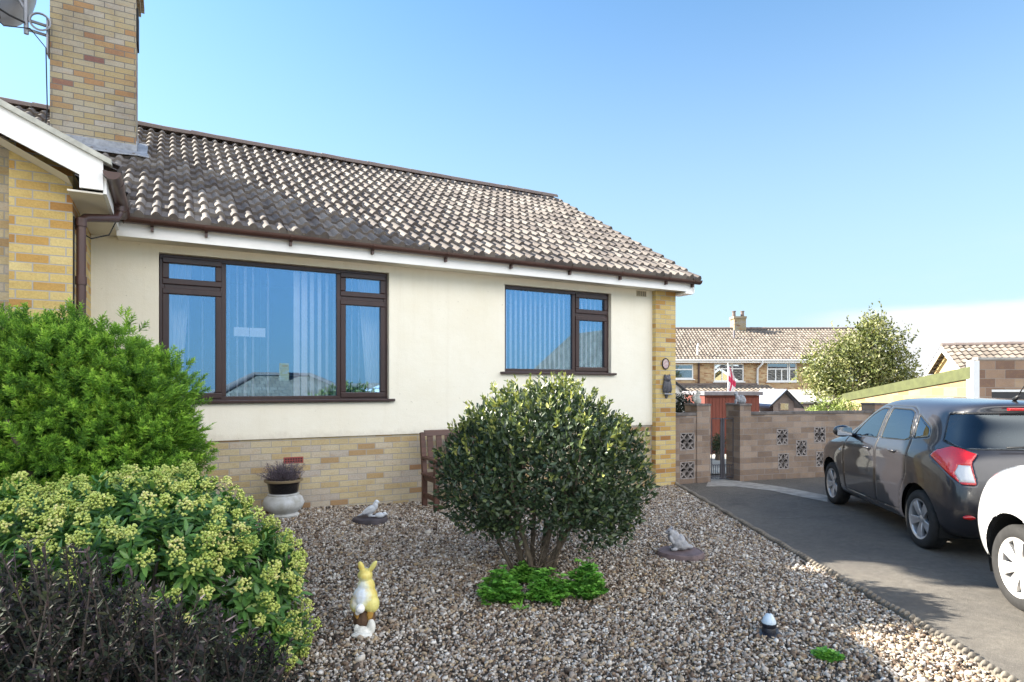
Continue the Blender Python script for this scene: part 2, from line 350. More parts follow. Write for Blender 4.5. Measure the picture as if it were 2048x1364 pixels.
strip('concrete_threshold', [(1420, 955), (1470, 960), (1560, 972), (1655, 990), (1655, 1003), (1540, 980), (1470, 972), (1412, 972)], M_strip)
tag(MB().poly(*[tuple(cf(r, f, gheight(*cf(r, f).xy) + .02)) for r, f in ((3.2, 11.6), (5.4, 11.6), (6.6, 18.2), (4.4, 18.2))]).build('garden_path', pbr('sunlit_paving', (.45, .41, .34), .85, var=.2, scale=4), fix=False), kind='structure')
# kerb: rope-topped edging
def kerb():
    mb = MB(); pts = [Vector((x, y, 0)) for x, y in KL]
    segs = []
    for a, b in zip(pts, pts[1:]):
        n = max(1, round((b - a).length / .055)); segs += [a.lerp(b, i / n) for i in range(n)]
    segs.append(pts[-1])
    for i in range(len(segs) - 1):
        a, b = segs[i], segs[i + 1]; d = (b - a).normalized(); s = Vector((-d.y, d.x, 0))
        h = .034 + .006 * math.sin(i * .7)
        mb.prism([a + s * .024 + Vector((0, 0, -.05)), a - s * .024 + Vector((0, 0, -.05)), a - s * .024 + Vector((0, 0, h)), a + s * .024 + Vector((0, 0, h))], b - a)
    for i in range(len(segs) - 1):
        a, b = segs[i], segs[i + 1]; d = (b - a).normalized(); s = Vector((-d.y, d.x, 0)); q = (a + b) / 2 + Vector((0, 0, .038 + .006 * math.sin(i * .7)))
        M = Matrix((d * .8 + s * .6, s * .8 - d * .6, Vector((0, 0, 1)))).transposed()
        mb.ball(q, (.019, .038, .021), 8, 5, M)
    m, t, p, o = nm('kerb_concrete'); f = noise(t, 6, 6, .7)
    t.links.new(ramp(t, f, [(.3, (.115, .10, .085)), (.7, (.23, .20, .16))]), p.inputs['Base Color']); p.inputs['Roughness'].default_value = .9
    bump(t, p, noise(t, 150, 4, .7), .5, .005)
    return tag(mb.build('kerb', m, smooth=50), kind='structure')
kerb()
# gravel bed
bx = np.arange(-6, 7.6, .15); by = np.arange(-1, 7.95, .15)
BX, BY = np.meshgrid(bx, by)
kx = np.interp(BY, [p[1] for p in KL[::-1]], [p[0] for p in KL[::-1]])
BX2 = np.minimum(BX, kx - .01)
Vb = np.stack([BX2, BY, gz(BX2, BY) - .012 + .004], -1).reshape(-1, 3)
nx, ny = len(bx), len(by); ii = np.arange(ny - 1)[:, None] * nx + np.arange(nx - 1)[None]
Fb = np.stack([ii, ii + 1, ii + nx + 1, ii + nx], -1).reshape(-1, 4)
keep = (BX[:-1, :-1] < kx[:-1, :-1] - .01).ravel()
tag(npmesh('gravel_bed', Vb, Fb[keep], pbr('gravel_grit', (.085, .07, .055), .95, var=.5, scale=50, bmp=.8, bscale=200)), kind='structure')
def stones():
    n = 260000
    x = rng.uniform(-1.2, 7.25, n); y = rng.uniform(1.3, 7.74, n)
    k = np.interp(y, [p[1] for p in KL[::-1]], [p[0] for p in KL[::-1]])
    f = x * SN + y * CS; r = x * CS - y * SN
    ok = (x < k - .035) & (f > 2.9) & (np.abs(r) < f * .86) & ~((x < .1) & (y > 3)) & ~((x < 0) & (y < 3.2))
    # a few bare earth gaps and a thinner cover under the round bush
    g = np.sin(x * 3.1 + 1.3 * np.sin(y * 2.3)) + np.sin(y * 3.7 + 1.1 * np.sin(x * 2.9))
    near = np.hypot(x - 2.75, y - 4.65)
    ok &= (rng.random(n) < np.where(g > 1.2, .80, 1.)) & (rng.random(n) < np.clip(.55 + near * .5, .5, 1))
    x, y = x[ok], y[ok]; n = len(x)
    p = (1 + 5 ** .5) / 2
    tv = norm(np.array([(-1, p, 0), (1, p, 0), (-1, -p, 0), (1, -p, 0), (0, -1, p), (0, 1, p), (0, -1, -p), (0, 1, -p), (p, 0, -1), (p, 0, 1), (-p, 0, -1), (-p, 0, 1)], float))
    tf = np.array([(0, 11, 5), (0, 5, 1), (0, 1, 7), (0, 7, 10), (0, 10, 11), (1, 5, 9), (5, 11, 4), (11, 10, 2), (10, 7, 6), (7, 1, 8), (3, 9, 4), (3, 4, 2), (3, 2, 6), (3, 6, 8), (3, 8, 9), (4, 9, 5), (2, 4, 11), (6, 2, 10), (8, 6, 7), (9, 8, 1)])
    s = np.exp(rng.normal(math.log(.0071), .36, n)); D = rdir(n); D[:, 2] *= .45
    N = np.cross(D, rdir(n))
    P = np.stack([x, y, gz(x, y) + s * rng.uniform(-.1, .8, n)], -1)
    V = []; 
    D = norm(D); N = norm(N); S = np.cross(N, D)
    jit = 1 + .22 * rng.normal(size=(n, 12, 1))
    T = tv[None] * jit
    V = P[:, None] + (D[:, None] * T[..., 0:1] * 1.35 + S[:, None] * T[..., 1:2] + N[:, None] * T[..., 2:3] * .68) * s[:, None, None]
    F = tf[None] + (np.arange(n) * 12)[:, None, None]
    m, t, q, o = nm('gravel_stone')
    c = ramp(t, attr(t), [(0, (.05, .04, .034)), (.15, (.16, .105, .07)), (.3, (.29, .215, .15)), (.45, (.34, .305, .275)), (.58, (.46, .345, .20)), (.72, (.42, .395, .38)), (.87, (.60, .55, .48)), (1, (.84, .82, .78))])
    t.links.new(mixc(t, noise(t, 160, 3, .7), c, mixc(t, 1., c, (.72, .68, .64), 'MULTIPLY')), q.inputs['Base Color']); q.inputs['Roughness'].default_value = .75
    tag(npmesh('gravel', V.reshape(-1, 3), F.reshape(-1, 3), m, rnd=np.repeat(rng.random(n), 20)), 'loose mixed grey, buff and white gravel covering the front garden', 'gravel', kind='stuff')
stones()
# ------------------------------------------------------------------ roof tiles
def tile_roof(name, O, X, U, length, slope, m, parent, roll=.154, gauge=.325, amp=.044, thick=.040, seg=8, jitter=.004):
    O = np.array(O, float); X = np.array(X, float); U = np.array(U, float); N = np.cross(X, U)
    nr = max(1, round(length / roll)); roll = length / nr; nc = max(1, round(slope / gauge)); gauge = slope / nc
    s = np.linspace(0, 1, seg + 1); h = amp * np.where(s > .38, np.sin(np.pi * (s - .38) / .62), 0) ** .8
    i, j = np.meshgrid(np.arange(nr), np.arange(nc)); i = i.ravel(); j = j.ravel(); n = len(i)
    jt = rng.normal(0, jitter, n); jv = rng.normal(0, jitter * 1.2, n); tl = rng.normal(0, jitter * .7, n)
    rows = []
    for dv, dh in ((0, -.012), (0, thick), (gauge + .045, 0.)):
        u = (i[:, None] + s[None]) * roll; v = (j * gauge)[:, None] + dv + (jv[:, None] if dv == 0 else 0) + 0 * u
        hh = h[None] + dh + jt[:, None] + tl[:, None] * (s[None] - .5) * 2
        if dh < 0: hh = np.full_like(u, -.012) + 0 * hh
        rows.append(O + u[..., None] * X + v[..., None] * U + hh[..., None] * N)
    V = np.stack(rows, 1).reshape(n, -1, 3); k = seg + 1
    f = []
    for r in range(2):
        for q in range(seg): f.append((r * k + q, r * k + q + 1, (r + 1) * k + q + 1, (r + 1) * k + q))
    f = np.array(f); F = f[None] + (np.arange(n) * 3 * k)[:, None, None]
    return npmesh(name, V.reshape(-1, 3), F.reshape(-1, 4), m, parent, np.repeat(rng.random(n), len(f)), smooth=38)
def ridge_tiles(name, a, b, m, parent, r=.115, step=.42):
    a, b = Vector(a), Vector(b); L = (b - a).length; n = max(1, round(L / step)); d = (b - a).normalized(); mb = MB(); side = Vector((-d.y, d.x, 0)).normalized(); rn = []
    for i in range(n):
        p = a.lerp(b, i / n) + Vector((0, 0, random.uniform(-.008, .008))); q = a.lerp(b, (i + 1) / n + .0)
        ring = []
        for e, rr in ((p, r * 1.06), (q, r)):
            for k in range(9):
                w = math.pi * (k / 8) ; ring.append(e + side * math.cos(w) * rr * 1.15 + Vector((0, 0, math.sin(w) * rr - .04)))
        mb.add(ring, [(k, k + 1, 9 + k + 1, 9 + k) for k in range(8)] + [tuple(range(9))])
    return mb.build(name, m, parent, smooth=40, fix=False)
# ------------------------------------------------------------------ bungalow
H = thing('bungalow', 'cream rendered bungalow with yellow brick plinth, brown windows and tiled roof', 'house', (0, 0, 0))
FY = 7.75
def holes(mb, x0, x1, z0, z1, y, hs, depth):
    xs = sorted({x0, x1, *[h[0] for h in hs], *[h[1] for h in hs]}); zs = sorted({z0, z1, *[h[2] for h in hs], *[h[3] for h in hs]})
    for a, b in zip(xs, xs[1:]):
        for c, d in zip(zs, zs[1:]):
            if any(h[0] <= a and b <= h[1] and h[2] <= c and d <= h[3] for h in hs): continue
            mb.poly((a, y, c), (b, y, c), (b, y, d), (a, y, d))
    for a, b, c, d in hs:
        e = y + depth
        mb.poly((a, y, c), (a, e, c), (a, e, d), (a, y, d)); mb.poly((b, y, c), (b, y, d), (b, e, d), (b, e, c))
        mb.poly((a, y, d), (a, e, d), (b, e, d), (b, y, d)); mb.poly((a, y, c), (b, y, c), (b, e, c), (a, e, c))
W1 = (-.131, 2.426, 1.42, 3.062); W2 = (4.093, 5.952, 1.79, 3.05)
mb = MB(); holes(mb, -.742, 6.78, 1.0, 3.24, FY, [W1, W2], .14); mb.poly((-.742, FY, 1.), (6.78, FY, 1.), (6.78, FY + .06, 1.), (-.742, FY + .06, 1.))
mb.build('wall', M_render, H, fix=False)
MB().poly((-.742, FY + .018, -.1), (6.78, FY + .018, -.1), (6.78, FY + .018, 1.02), (-.742, FY + .018, 1.02)).build('plinth', M_ybrick, H, fix=False)
MB().box(6.772, 7.19, 7.665, 8.1, -.1, 3.22).build('brick_pier', M_ybrick2, H)
mb = MB(); mb.poly((7.185, 8.1, -.1), (7.185, 15.7, -.1), (7.185, 15.7, 3.3), (7.185, 11.7, 5.6), (7.185, 8.1, 3.55)); mb.poly((7.185, 15.7, -.1), (-11, 15.7, -.1), (-11, 15.7, 3.3), (7.185, 15.7, 3.3))
mb.build('gable_wall', M_ybrick, H, fix=False)
# rooms behind the windows
mb = MB()
for a, b in ((-.6, 3.0), (3.6, 6.6)):
    mb.poly((a, FY + .16, .6), (b, FY + .16, .6), (b, 10.5, .6), (a, 10.5, .6)); mb.poly((a, 10.5, .6), (b, 10.5, .6), (b, 10.5, 3.2), (a, 10.5, 3.2))
    mb.poly((a, FY + .16, .6), (a, 10.5, .6), (a, 10.5, 3.2), (a, FY + .16, 3.2)); mb.poly((b, FY + .16, .6), (b, 10.5, .6), (b, 10.5, 3.2), (b, FY + .16, 3.2)); mb.poly((a, FY + .16, 3.2), (b, FY + .16, 3.2), (b, 10.5, 3.2), (a, 10.5, 3.2))
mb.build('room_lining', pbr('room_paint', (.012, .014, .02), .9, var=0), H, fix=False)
# eaves
mb = MB(); mb.box(-.50, 7.36, 7.45, 7.475, 3.135, 3.285); mb.build('fascia', M_white, H, bevel=.003)
MB().box(-.50, 7.36, 7.477, 7.76, 3.150, 3.165).build('soffit', pbr('soffit_board', (.74, .70, .60), .6, var=.05), H)
mb = MB(); mb.box(7.20, 7.365, 7.446, 7.76, 3.10, 3.134); mb.prism([(7.362, 7.44, 3.12), (7.362, 7.62, 3.12), (7.362, 11.7, 5.50), (7.362, 11.7, 5.72), (7.362, 7.44, 3.305)], (.022, 0, 0)); mb.build('barge_board', M_white, H, bevel=.002)
def gutter(pts, r=.056):
    a, b = Vector(pts[0]), Vector(pts[1]); d = (b - a).normalized(); s = Vector((-d.y, d.x, 0)); v = []
    prof = [(math.cos(w) * r, math.sin(w) * r) for w in np.linspace(math.pi, 2 * math.pi, 11)]; prof += [(r * .88 * math.cos(w), r * .88 * math.sin(w)) for w in np.linspace(2 * math.pi, math.pi, 11)]
    return [a + s * x + Vector((0, 0, z)) for x, z in prof], b - a
mb = MB(); p, d = gutter([(-.44, 7.388, 3.315), (7.44, 7.388, 3.305)]); mb.prism(p, d)
for e in (-.44, 7.436): mb.prism([(e, 7.388 + .06 * math.cos(w), 3.312 + .062 * math.sin(w)) for w in np.linspace(math.pi, 2 * math.pi, 11)], (.012, 0, 0))
g = mb.build('gutter', M_brownp, H, smooth=40)
for x in (-.2, .3, 1.16, 2.1, 3.05, 4.0, 4.95, 5.85, 6.75, 7.3):
    mb = MB(); mb.prism([(x, 7.388 + .064 * math.cos(w), 3.314 + .066 * math.sin(w)) for w in np.linspace(math.pi, 2 * math.pi, 9)] + [(x, 7.449, 3.30), (x, 7.449, 3.205), (x, 7.43, 3.20)][:0], (.03, 0, 0)); mb.box(x + .002, x + .028, 7.395, 7.449, 3.205, 3.262); mb.build('gutter_clip', M_brownp, g)
# main roof
EZ, RZ, EYY, RY = 3.312, 5.74, 7.352, 11.66
sl = math.hypot(RY - EYY, RZ - EZ); U = np.array([0, RY - EYY, RZ - EZ]) / sl
roof = tile_roof('roof', (-9, EYY, EZ), (1, 0, 0), U, 16.42, sl, M_tile, H)
tile_roof('roof_back', (7.42, 2 * RY - EYY, EZ), (-1, 0, 0), np.array([0, -U[1], U[2]]), 16.42, sl, M_tile, roof, seg=4)
ridge_tiles('ridge_tile', (-9, RY, RZ + .07), (7.43, RY, RZ + .07), M_ridge, roof, .09)
mb = MB(); mb.poly((-9, EYY + .05, EZ - .03), (7.40, EYY + .05, EZ - .03), (7.40, RY, RZ - .06), (-9, RY, RZ - .06)); mb.build('roof_underlay', M_dark, roof, fix=False)
mb = MB(); mb.prism([(7.385, EYY + .03, EZ - .045), (7.385, EYY + .03, EZ + .01), (7.385, RY, RZ + .01), (7.385, RY, RZ - .045)], (.03, 0, 0)); mb.build('verge_mortar', M_verge, roof)
# chimney
CX0, CX1, CY0, CY1, CZ = -1.372, -.433, 9.78, 10.28, 6.86
mb = MB(); mb.box(CX0, CX1, CY0, CY1, 4.2, CZ); ch = mb.build('chimney', M_cbrick, H)
mb = MB(); mb.box(CX0 - .04, CX1 + .04, CY0 - .04, CY1 + .04, CZ, CZ + .08); mb.box(CX0 - .08, CX1 + .08, CY0 - .08, CY1 + .08, CZ + .08, CZ + .16); mb.build('corbel', M_cbrick, ch)
mb = MB(); mb.box(CX0 + .05, CX1 - .05, CY0 + .05, CY1 - .05, CZ + .16, CZ + .21); mb.build('flaunching', M_verge, ch)
for x in (CX0 + .25, CX1 - .25): MB().lathe([(.11, CZ + .2), (.12, CZ + .23), (.095, CZ + .26), (.09, CZ + .5), (.11, CZ + .52), (.11, CZ + .56), (.08, CZ + .56), (.08, CZ + .3)], 18, (x, (CY0 + CY1) / 2, 0)).build('chimney_pot', pbr('terracotta', (.42, .17, .09), .8), ch, smooth=40)
mb = MB(); k = U[2] / U[1]
def onroof(y): return EZ + (y - EYY) * k
mb.box(CX0 - .01, CX1 + .01, CY0 - .014, CY0 - .001, onroof(CY0) - .05, onroof(CY0) + .17)
for i in range(14): mb.box(CX0 + .03 + i * .066, CX0 + .055 + i * .066, CY0 - .019, CY0 - .014, onroof(CY0) - .02, onroof(CY0) + .15)
mb.prism([(CX0 - .12, CY0 - .012, onroof(CY0) + .075), (CX1 + .13, CY0 - .012, onroof(CY0) + .075), (CX1 + .16, CY0 - .21, onroof(CY0 - .21) + .078), (CX1 + .02, CY0 - .17, onroof(CY0 - .17) + .078), (CX1 - .2, CY0 - .23, onroof(CY0 - .23) + .078), (CX0 - .12, CY0 - .2, onroof(CY0 - .2) + .078)], (0, 0, .012))
for i in range(3): y = CY0 + .1 + i * .16; mb.box(CX1 + .001, CX1 + .014, y - .1, y + .07, onroof(y) - .05, onroof(y) + .17)
mb.prism([(CX1 + .01, CY0 - .15, onroof(CY0 - .15) + .08), (CX1 + .13, CY0 - .18, onroof(CY0 - .18) + .08), (CX1 + .13, CY1, onroof(CY1) + .08), (CX1 + .01, CY1, onroof(CY1) + .08)], (0, 0, .012))
mb.build('flashing', M_lead, ch)
MB().box(CX1 + .001, CX1 + .02, CY0 + .1, CY0 + .45, 6.30, 6.75).build('cable_plate', M_dark, ch)
# windows
def ring(mb, x0, x1, z0, z1, w, y0, y1):
    mb.box(x0, x1, y0, y1, z0, z0 + w); mb.box(x0, x1, y0, y1, z1 - w, z1); mb.box(x0, x0 + w, y0, y1, z0 + w, z1 - w); mb.box(x1 - w, x1, y0, y1, z0 + w, z1 - w)
def window(x0, x1, z0, z1, mull, tr, fixed, openers, sill):
    mb = MB(); ring(mb, x0, x1, z0, z1, .05, 7.815, 7.88)
    for m_ in mull: mb.box(m_ - .032, m_ + .032, 7.817, 7.878, z0 + .05, z1 - .05)
    for a, b, z in tr: mb.box(a, b, 7.819, 7.876, z - .026, z + .026)
    w = mb.build('window', M_frame, H, bevel=.006)
    for a, b, c, d in fixed:
        MB().box(a, b, 7.842, 7.848, c, d).build('pane', M_glass, w)
    for a, b, c, d in openers:
        mb = MB(); ring(mb, a, b, c, d, .066, 7.800, 7.862); s = mb.build('sash', M_frame, w, bevel=.009)
        MB().box(a + .06, b - .06, 7.832, 7.838, c + .06, d - .06).build('pane', M_glass, w)
    MB().box(sill[0], sill[1], 7.695, 7.86, sill[2], sill[2] + .032).build('sill', M_frame, w, bevel=.006)
    return w
window(-.128, 2.423, 1.45, 3.058, (.505, 1.812), ((-.078, .473, 2.712), (1.844, 2.373, 2.712)), [(.53, 1.785, 1.495, 3.012)],
       [(-.10, .490, 2.732, 3.03), (-.10, .490, 1.475, 2.692), (1.826, 2.395, 2.732, 3.03), (1.826, 2.395, 1.475, 2.692)], (-.125, 2.49, 1.425))
window(4.096, 5.949, 1.82, 3.046, (5.305,), ((5.337, 5.90, 2.70),), [(4.14, 5.28, 1.865, 3.0)], [(5.330, 5.925, 2.72, 3.02), (5.330, 5.925, 1.845, 2.68)], (4.02, 6.02, 1.79))
# air bricks
def vent(name, x0, x1, z0, z1, y, m, cols, rows):
    mb = MB(); mb.box(x0, x1, y - .008, y + .03, z0, z1); v = mb.build(name, m, H, bevel=.002); mb = MB()
    for i in range(cols):
        for j in range(rows):
            w = (x1 - x0 - .02) / cols; h = (z1 - z0 - .02) / rows
            mb.box(x0 + .01 + w * (i + .2), x0 + .01 + w * (i + .8), y - .010, y - .0085, z0 + .01 + h * (j + .2), z0 + .01 + h * (j + .8))
    mb.build('vent_hole', M_dark, v)
vent('air_brick', 1.15, 1.375, .70, .775, FY + .018, pbr('red_terracotta', (.30, .07, .06), .7), 7, 2)
vent('wall_vent', 6.445, 6.645, 3.045, 3.135, FY, pbr('cream_vent', (.55, .48, .34), .7), 5, 4)
# wing at the left: brick pier, recessed panel, barge board, eaves
mb = MB(); mb.prism([(-1.166, 6.398, -.1), (-.742, 6.398, -.1), (-.742, 6.398, 3.44), (-1.166, 6.398, 3.655)], (0, 1.5, 0)); mb.build('wing_pier', M_ybrick2, H)
mb = MB(); mb.poly((-5.2, 6.62, -.1), (-1.168, 6.62, -.1), (-1.168, 6.62, 3.655), (-3.1, 6.62, 4.58), (-5.2, 6.62, 3.6)); mb.build('wing_wall', M_ybrick, H, fix=False)
ps = .47
def wz(x): return 3.42 + (-.44 - x) * ps      # top of wing barge
mb = MB(); xa = -3.1
mb.prism([(-.50, 6.085, wz(-.50) - .235), (-.50, 6.085, wz(-.5)), (xa, 6.085, wz(xa)), (xa, 6.085, wz(xa) - .20), (-.66, 6.085, wz(-.66) - .205), (-.66, 6.085, wz(-.5) - .235)], (0, .025, 0))
xl = 2 * xa + .5
mb.prism([(xl, 6.085, wz(-.50) - .235), (xl, 6.085, wz(-.5)), (xa, 6.085, wz(xa)), (xa, 6.085, wz(xa) - .20)], (0, .025, 0)); mb.build('wing_barge_board', M_white, H, fix=True)
mb = MB(); mb.prism([(-.44, 6.05, wz(-.44) + .0), (-.44, 6.05, wz(-.44) + .045), (xa, 6.05, wz(xa) + .045), (xa, 6.05, wz(xa))], (0, .10, 0)); mb.build('wing_verge', M_verge, H)
mb = MB(); mb.box(-.502, -.478, 6.112, 7.44, 3.19, 3.38); mb.build('wing_fascia', M_white, H); mb = MB(); mb.box(-.745, -.503, 6.112, 7.74, 3.182, 3.196); mb.poly((-.745, 6.112, 3.3), (-.745, 6.4, 3.3), (-3.1, 6.4, wz(-3.1) - .1), (-3.1, 6.112, wz(-3.1) - .1)); mb.build('wing_soffit', pbr('wing_soffit_board', (.72, .68, .60), .6, var=.05), H, fix=False)
Uw = norm(np.array([-1, 0, ps])); Lw = math.hypot(2.66, 2.66 * ps)
wr = tile_roof('wing_roof', (-.40, 6.12, wz(-.40)), (0, 1, 0), Uw, 3.6, Lw, M_tile, H, seg=4)
tile_roof('wing_roof_far', (2 * xa + .40, 9.72, wz(-.40)), (0, -1, 0), np.array([-Uw[0], 0, Uw[2]]), 3.6, Lw, M_tile, wr, seg=4)
mb = MB(); p, d = gutter([(-.435, 7.36, 3.335), (-.435, 6.03, 3.36)], .062); mb.prism(p, d); p, d = gutter([(-.435, 6.45, 3.358), (-.435, 6.30, 3.361)], .068); mb.prism(p, d); p, d = gutter([(-.435, 7.10, 3.34), (-.435, 7.06, 3.341)], .068); mb.prism(p, d)
mb.prism([(-.435 + .064 * math.cos(w), 6.025, 3.358 + .064 * math.sin(w)) for w in np.linspace(math.pi, 2 * math.pi, 11)], (0, .012, 0)); mb.build('wing_gutter', M_brownp, H, smooth=40)
mb = MB(); mb.tube([(-.44, 6.86, 3.30), (-.44, 6.86, 3.22), (-.46, 6.82, 3.16), (-.665, 6.52, 3.07), (-.69, 6.48, 3.03), (-.69, 6.475, 2.95), (-.69, 6.475, .1)], .036, 12)
for z in (3.05, 2.55, 1.2): mb.tube([(-.69, 6.475, z), (-.69, 6.475, z - .07)], .043, 12)
mb.tube([(-.44, 6.86, 3.31), (-.44, 6.86, 3.24)], .045, 12); mb.build('downpipe', M_brownp, H, smooth=40)
MB().tube([(-.46, 7.0, 3.20), (-.52, 6.9, 3.02), (-.64, 6.7, 2.93), (-.735, 6.55, 2.97), (-.737, 6.43, 3.05), (-.737, 6.42, 2.2)], .006, 6).build('cable', M_dark, H)
# satellite dish on the chimney
D = thing('satellite_dish', 'grey satellite dish on a metal bracket at the side of the brick chimney', 'satellite dish', (-1.46, 9.70, 6.12))
M_dish = pbr('grey_dish', (.22, .26, .34), .45, var=.15); M_steel = pbr('galvanised', (.24, .25, .28), .5, metal=.5)
mb = MB(); ax = Vector((-.82, .32, .36)).normalized(); q = ax.to_track_quat('Z', 'Y').to_matrix(); cc = Vector((-.19, .10, .385))
mb.lathe([(.005, 0), (.16, .02), (.30, .07), (.42, .13), (.426, .134), (.42, .14), (.30, .082), (.16, .03), (.005, .01)], 28, cc, q, cap=False); mb.build('dish', M_dish, D, smooth=60)
e = Vector((-.43, -.22, .04)); MB().tube([(-.15, -.02, .0), (-.28, -.12, .0), e], .012, 8).build('feed_arm', M_dark, D)
mb = MB(); mb.tube([e + Vector((.05, .04, .05)), e + Vector((-.01, -.01, .0))], [.034, .036], 10); mb.prism([e + Vector((-.05, 0, .03)), e + Vector((.02, 0, .04)), e + Vector((.05, 0, -.13)), e + Vector((.0, 0, -.14))], (.03, .05, 0)); mb.build('receiver', pbr('black_plastic', (.02, .02, .022), .5), D, smooth=40, bevel=.004)
mb = MB(); mb.tube([tuple(cc), (-.20, 0, .26), (-.14, .02, .16), (-.14, .02, -.10)], .02, 10); mb.tube([(-.14, .02, -.06), (.08, .08, -.06)], .02, 8); mb.tube([(-.14, .02, .06), (.08, .08, .06)], .02, 8); mb.tube([(-.15, .0, .50), (-.14, .02, -.12)], .026, 10)
mb.box(.06, .078, .02, .2, -.3, .15); mb.lathe([(.10, -.008), (.115, 0), (.115, .01), (.10, .015), (.09, 0)], 20, (.0, .0, .06), Matrix.Rotation(R(90), 3, 'X'), cap=False); mb.build('bracket', M_steel, D, smooth=40)
mb = MB(); mb.tube([e + Vector((.02, .02, -.13)), e + Vector((.1, .06, -.2)), Vector((-.1, .0, -.05)), Vector((.06, .0, -.25)), Vector((.07, .03, -1.0)), Vector((.0, .04, -1.9))], .007, 6); mb.build('cable', M_dark, D)
# blinds and curtains
def slat(mb, x, w, ang, z0, z1, y=7.95):
    dx, dy = math.cos(ang) * w / 2, math.sin(ang) * w / 2
    mb.poly((x - dx, y - dy, z0), (x + dx, y + dy, z0), (x + dx, y + dy, z1), (x - dx, y - dy, z1))
def blind(label, xs, angs, z0, z1, w=.089):
    t = thing('vertical_blind', label, 'blind', (0, 0, 0), group='vertical blinds in the front windows')
    MB().box(min(xs) - .05, max(xs) + .05, 7.93, 7.97, z1, z1 + .035).build('rail', M_slat, t)
    for x, a in zip(xs, angs): mb = MB(); slat(mb, x, w, R(a), z0, z1); mb.build('slat', M_slat, t, fix=False)
blind('vertical blind of narrow slats drawn to both sides of the large picture window', [-.02, .16, .30, .42, .575, .665, .75, .835, .92, 1.0, 1.33, 1.42, 1.51, 1.60, 1.69, 1.78, 1.90, 2.0, 2.09, 2.2], [80, 82, 80, 80, 80, 74, 66, 72, 84, 72, 25, 27, 45, 50, 57, 60, 60, 70, 70, 75], 1.46, 3.02)
blind('closed vertical blind of pale slats filling the small front window', [4.13 + i * .083 for i in range(22)], [40] * 22, 1.82, 3.02)
def curtain(label, x0, x1, z0, z1, y):
    n = 60; mb = MB(); v = []
    for z in np.linspace(z0, z1, 8):
        k = .6 + .4 * abs((z - z0) / (z1 - z0))
        for i in range(n): u = i / (n - 1); v.append((x0 + (x1 - x0) * u * k if x0 < 1 else x1 - (x1 - x0) * (1 - u) * k, y + .022 * math.sin(u * 38 + .3 * math.sin(z * 3)), z))
    f = [(j * n + i, j * n + i + 1, (j + 1) * n + i + 1, (j + 1) * n + i) for j in range(7) for i in range(n - 1)]
    return tag(mb.add(v, f).build('net_curtain', M_slat, None, smooth=180, fix=False), label, 'curtain', 'net curtains in the large window')
curtain('net curtain gathered at the left edge of the large window', -.1, .2, 1.47, 3.02, 8.12); curtain('net curtain gathered at the right edge of the large window', 2.12, 2.42, 1.47, 3.02, 8.12)
for a, b, l in ((.622, .786, 'pale paper notice behind the large window, the longer one at the left'), (.792, .965, 'pale paper notice behind the large window, right-hand one of the pair')):
    tag(MB().box(a, b, 7.895, 7.898, 2.195, 2.30).build('paper_notice', M_slat), l, 'notice')
# number plaque and owl on the pier
N_ = thing('door_plaque', 'small oval plaque with dark rim and pale face on the brick pier', 'plaque', (6.967, 7.66, 1.982))
mb = MB(); Mx = Matrix.Rotation(R(90), 3, 'X') @ Matrix.Diagonal((.075, .092, 1)); mb.lathe([(.82, 0), (1, 0), (1, .012), (.9, .02), (.82, .014)], 28, (0, 0, 0), Mx, cap=False); mb.build('rim', pbr('black_rim', (.03, .025, .02), .5), N_, smooth=40)
mb = MB(); mb.lathe([(.82, 0), (.82, .010)], 28, (0, 0, 0), Mx); mb.build('face', pbr('pale_plaque', (.62, .56, .55), .4, scale=40, col2=(.42, .22, .22)), N_)
# ------------------------------------------------------------------ ornaments
def blob(name, balls, m, parent=None, voxel=.006, it=4, loc=None):
    mb = MB()
    for b in balls:
        c, r = b[0], b[1]; M = Euler([R(a) for a in b[2]]).to_matrix() if len(b) > 2 else None
        mb.ball(c, r, 16, 10, M)
    o = mb.build(name, m, parent, smooth=180, uv=False, loc=loc, fix=False)
    r = o.modifiers.new('remesh', 'REMESH'); r.mode = 'VOXEL'; r.voxel_size = voxel; r.use_smooth_shade = True
    s = o.modifiers.new('smooth', 'SMOOTH'); s.iterations = it; s.factor = .5
    return o
M_stone = pbr('pale_stone', (.50, .50, .46), .85, var=.45, scale=18, bmp=.5, bscale=120)
M_grey = pbr('grey_concrete_ornament', (.34, .35, .38), .85, var=.4, scale=22, bmp=.6, bscale=140)
M_owl = pbr('slate_owl', (.085, .085, .10), .6, var=.4, scale=30, bmp=.7, bscale=90)
O_ = thing('owl_ornament', 'dark slate grey owl ornament hung on the yellow brick pier', 'ornament', (6.985, 7.655, 1.44))
blob('body', [((0, -.01, .19), (.075, .045, .13)), ((0, -.02, .30), (.07, .045, .06)), ((-.045, -.02, .345), (.02, .018, .03)), ((.045, -.02, .345), (.02, .018, .03)), ((-.055, -.02, .18), (.035, .03, .11), (0, 8, 0)), ((.055, -.02, .18), (.035, .03, .11), (0, -8, 0)), ((.0, 0, .05), (.035, .02, .07)), ((0, -.06, .285), (.01, .016, .018))], M_owl, O_, .006, 2)
M_eye = pbr('owl_eye', (.16, .15, .14), .3)
for x in (-.028, .028): MB().ball((x, -.058, .305), (.017, .008, .017)).build('eye', M_eye, O_, smooth=180)
mb = MB(); mb.tube([(-.07, -.03, .06), (.09, -.03, .05)], .014, 8); mb.build('perch', M_grey, O_, smooth=60)
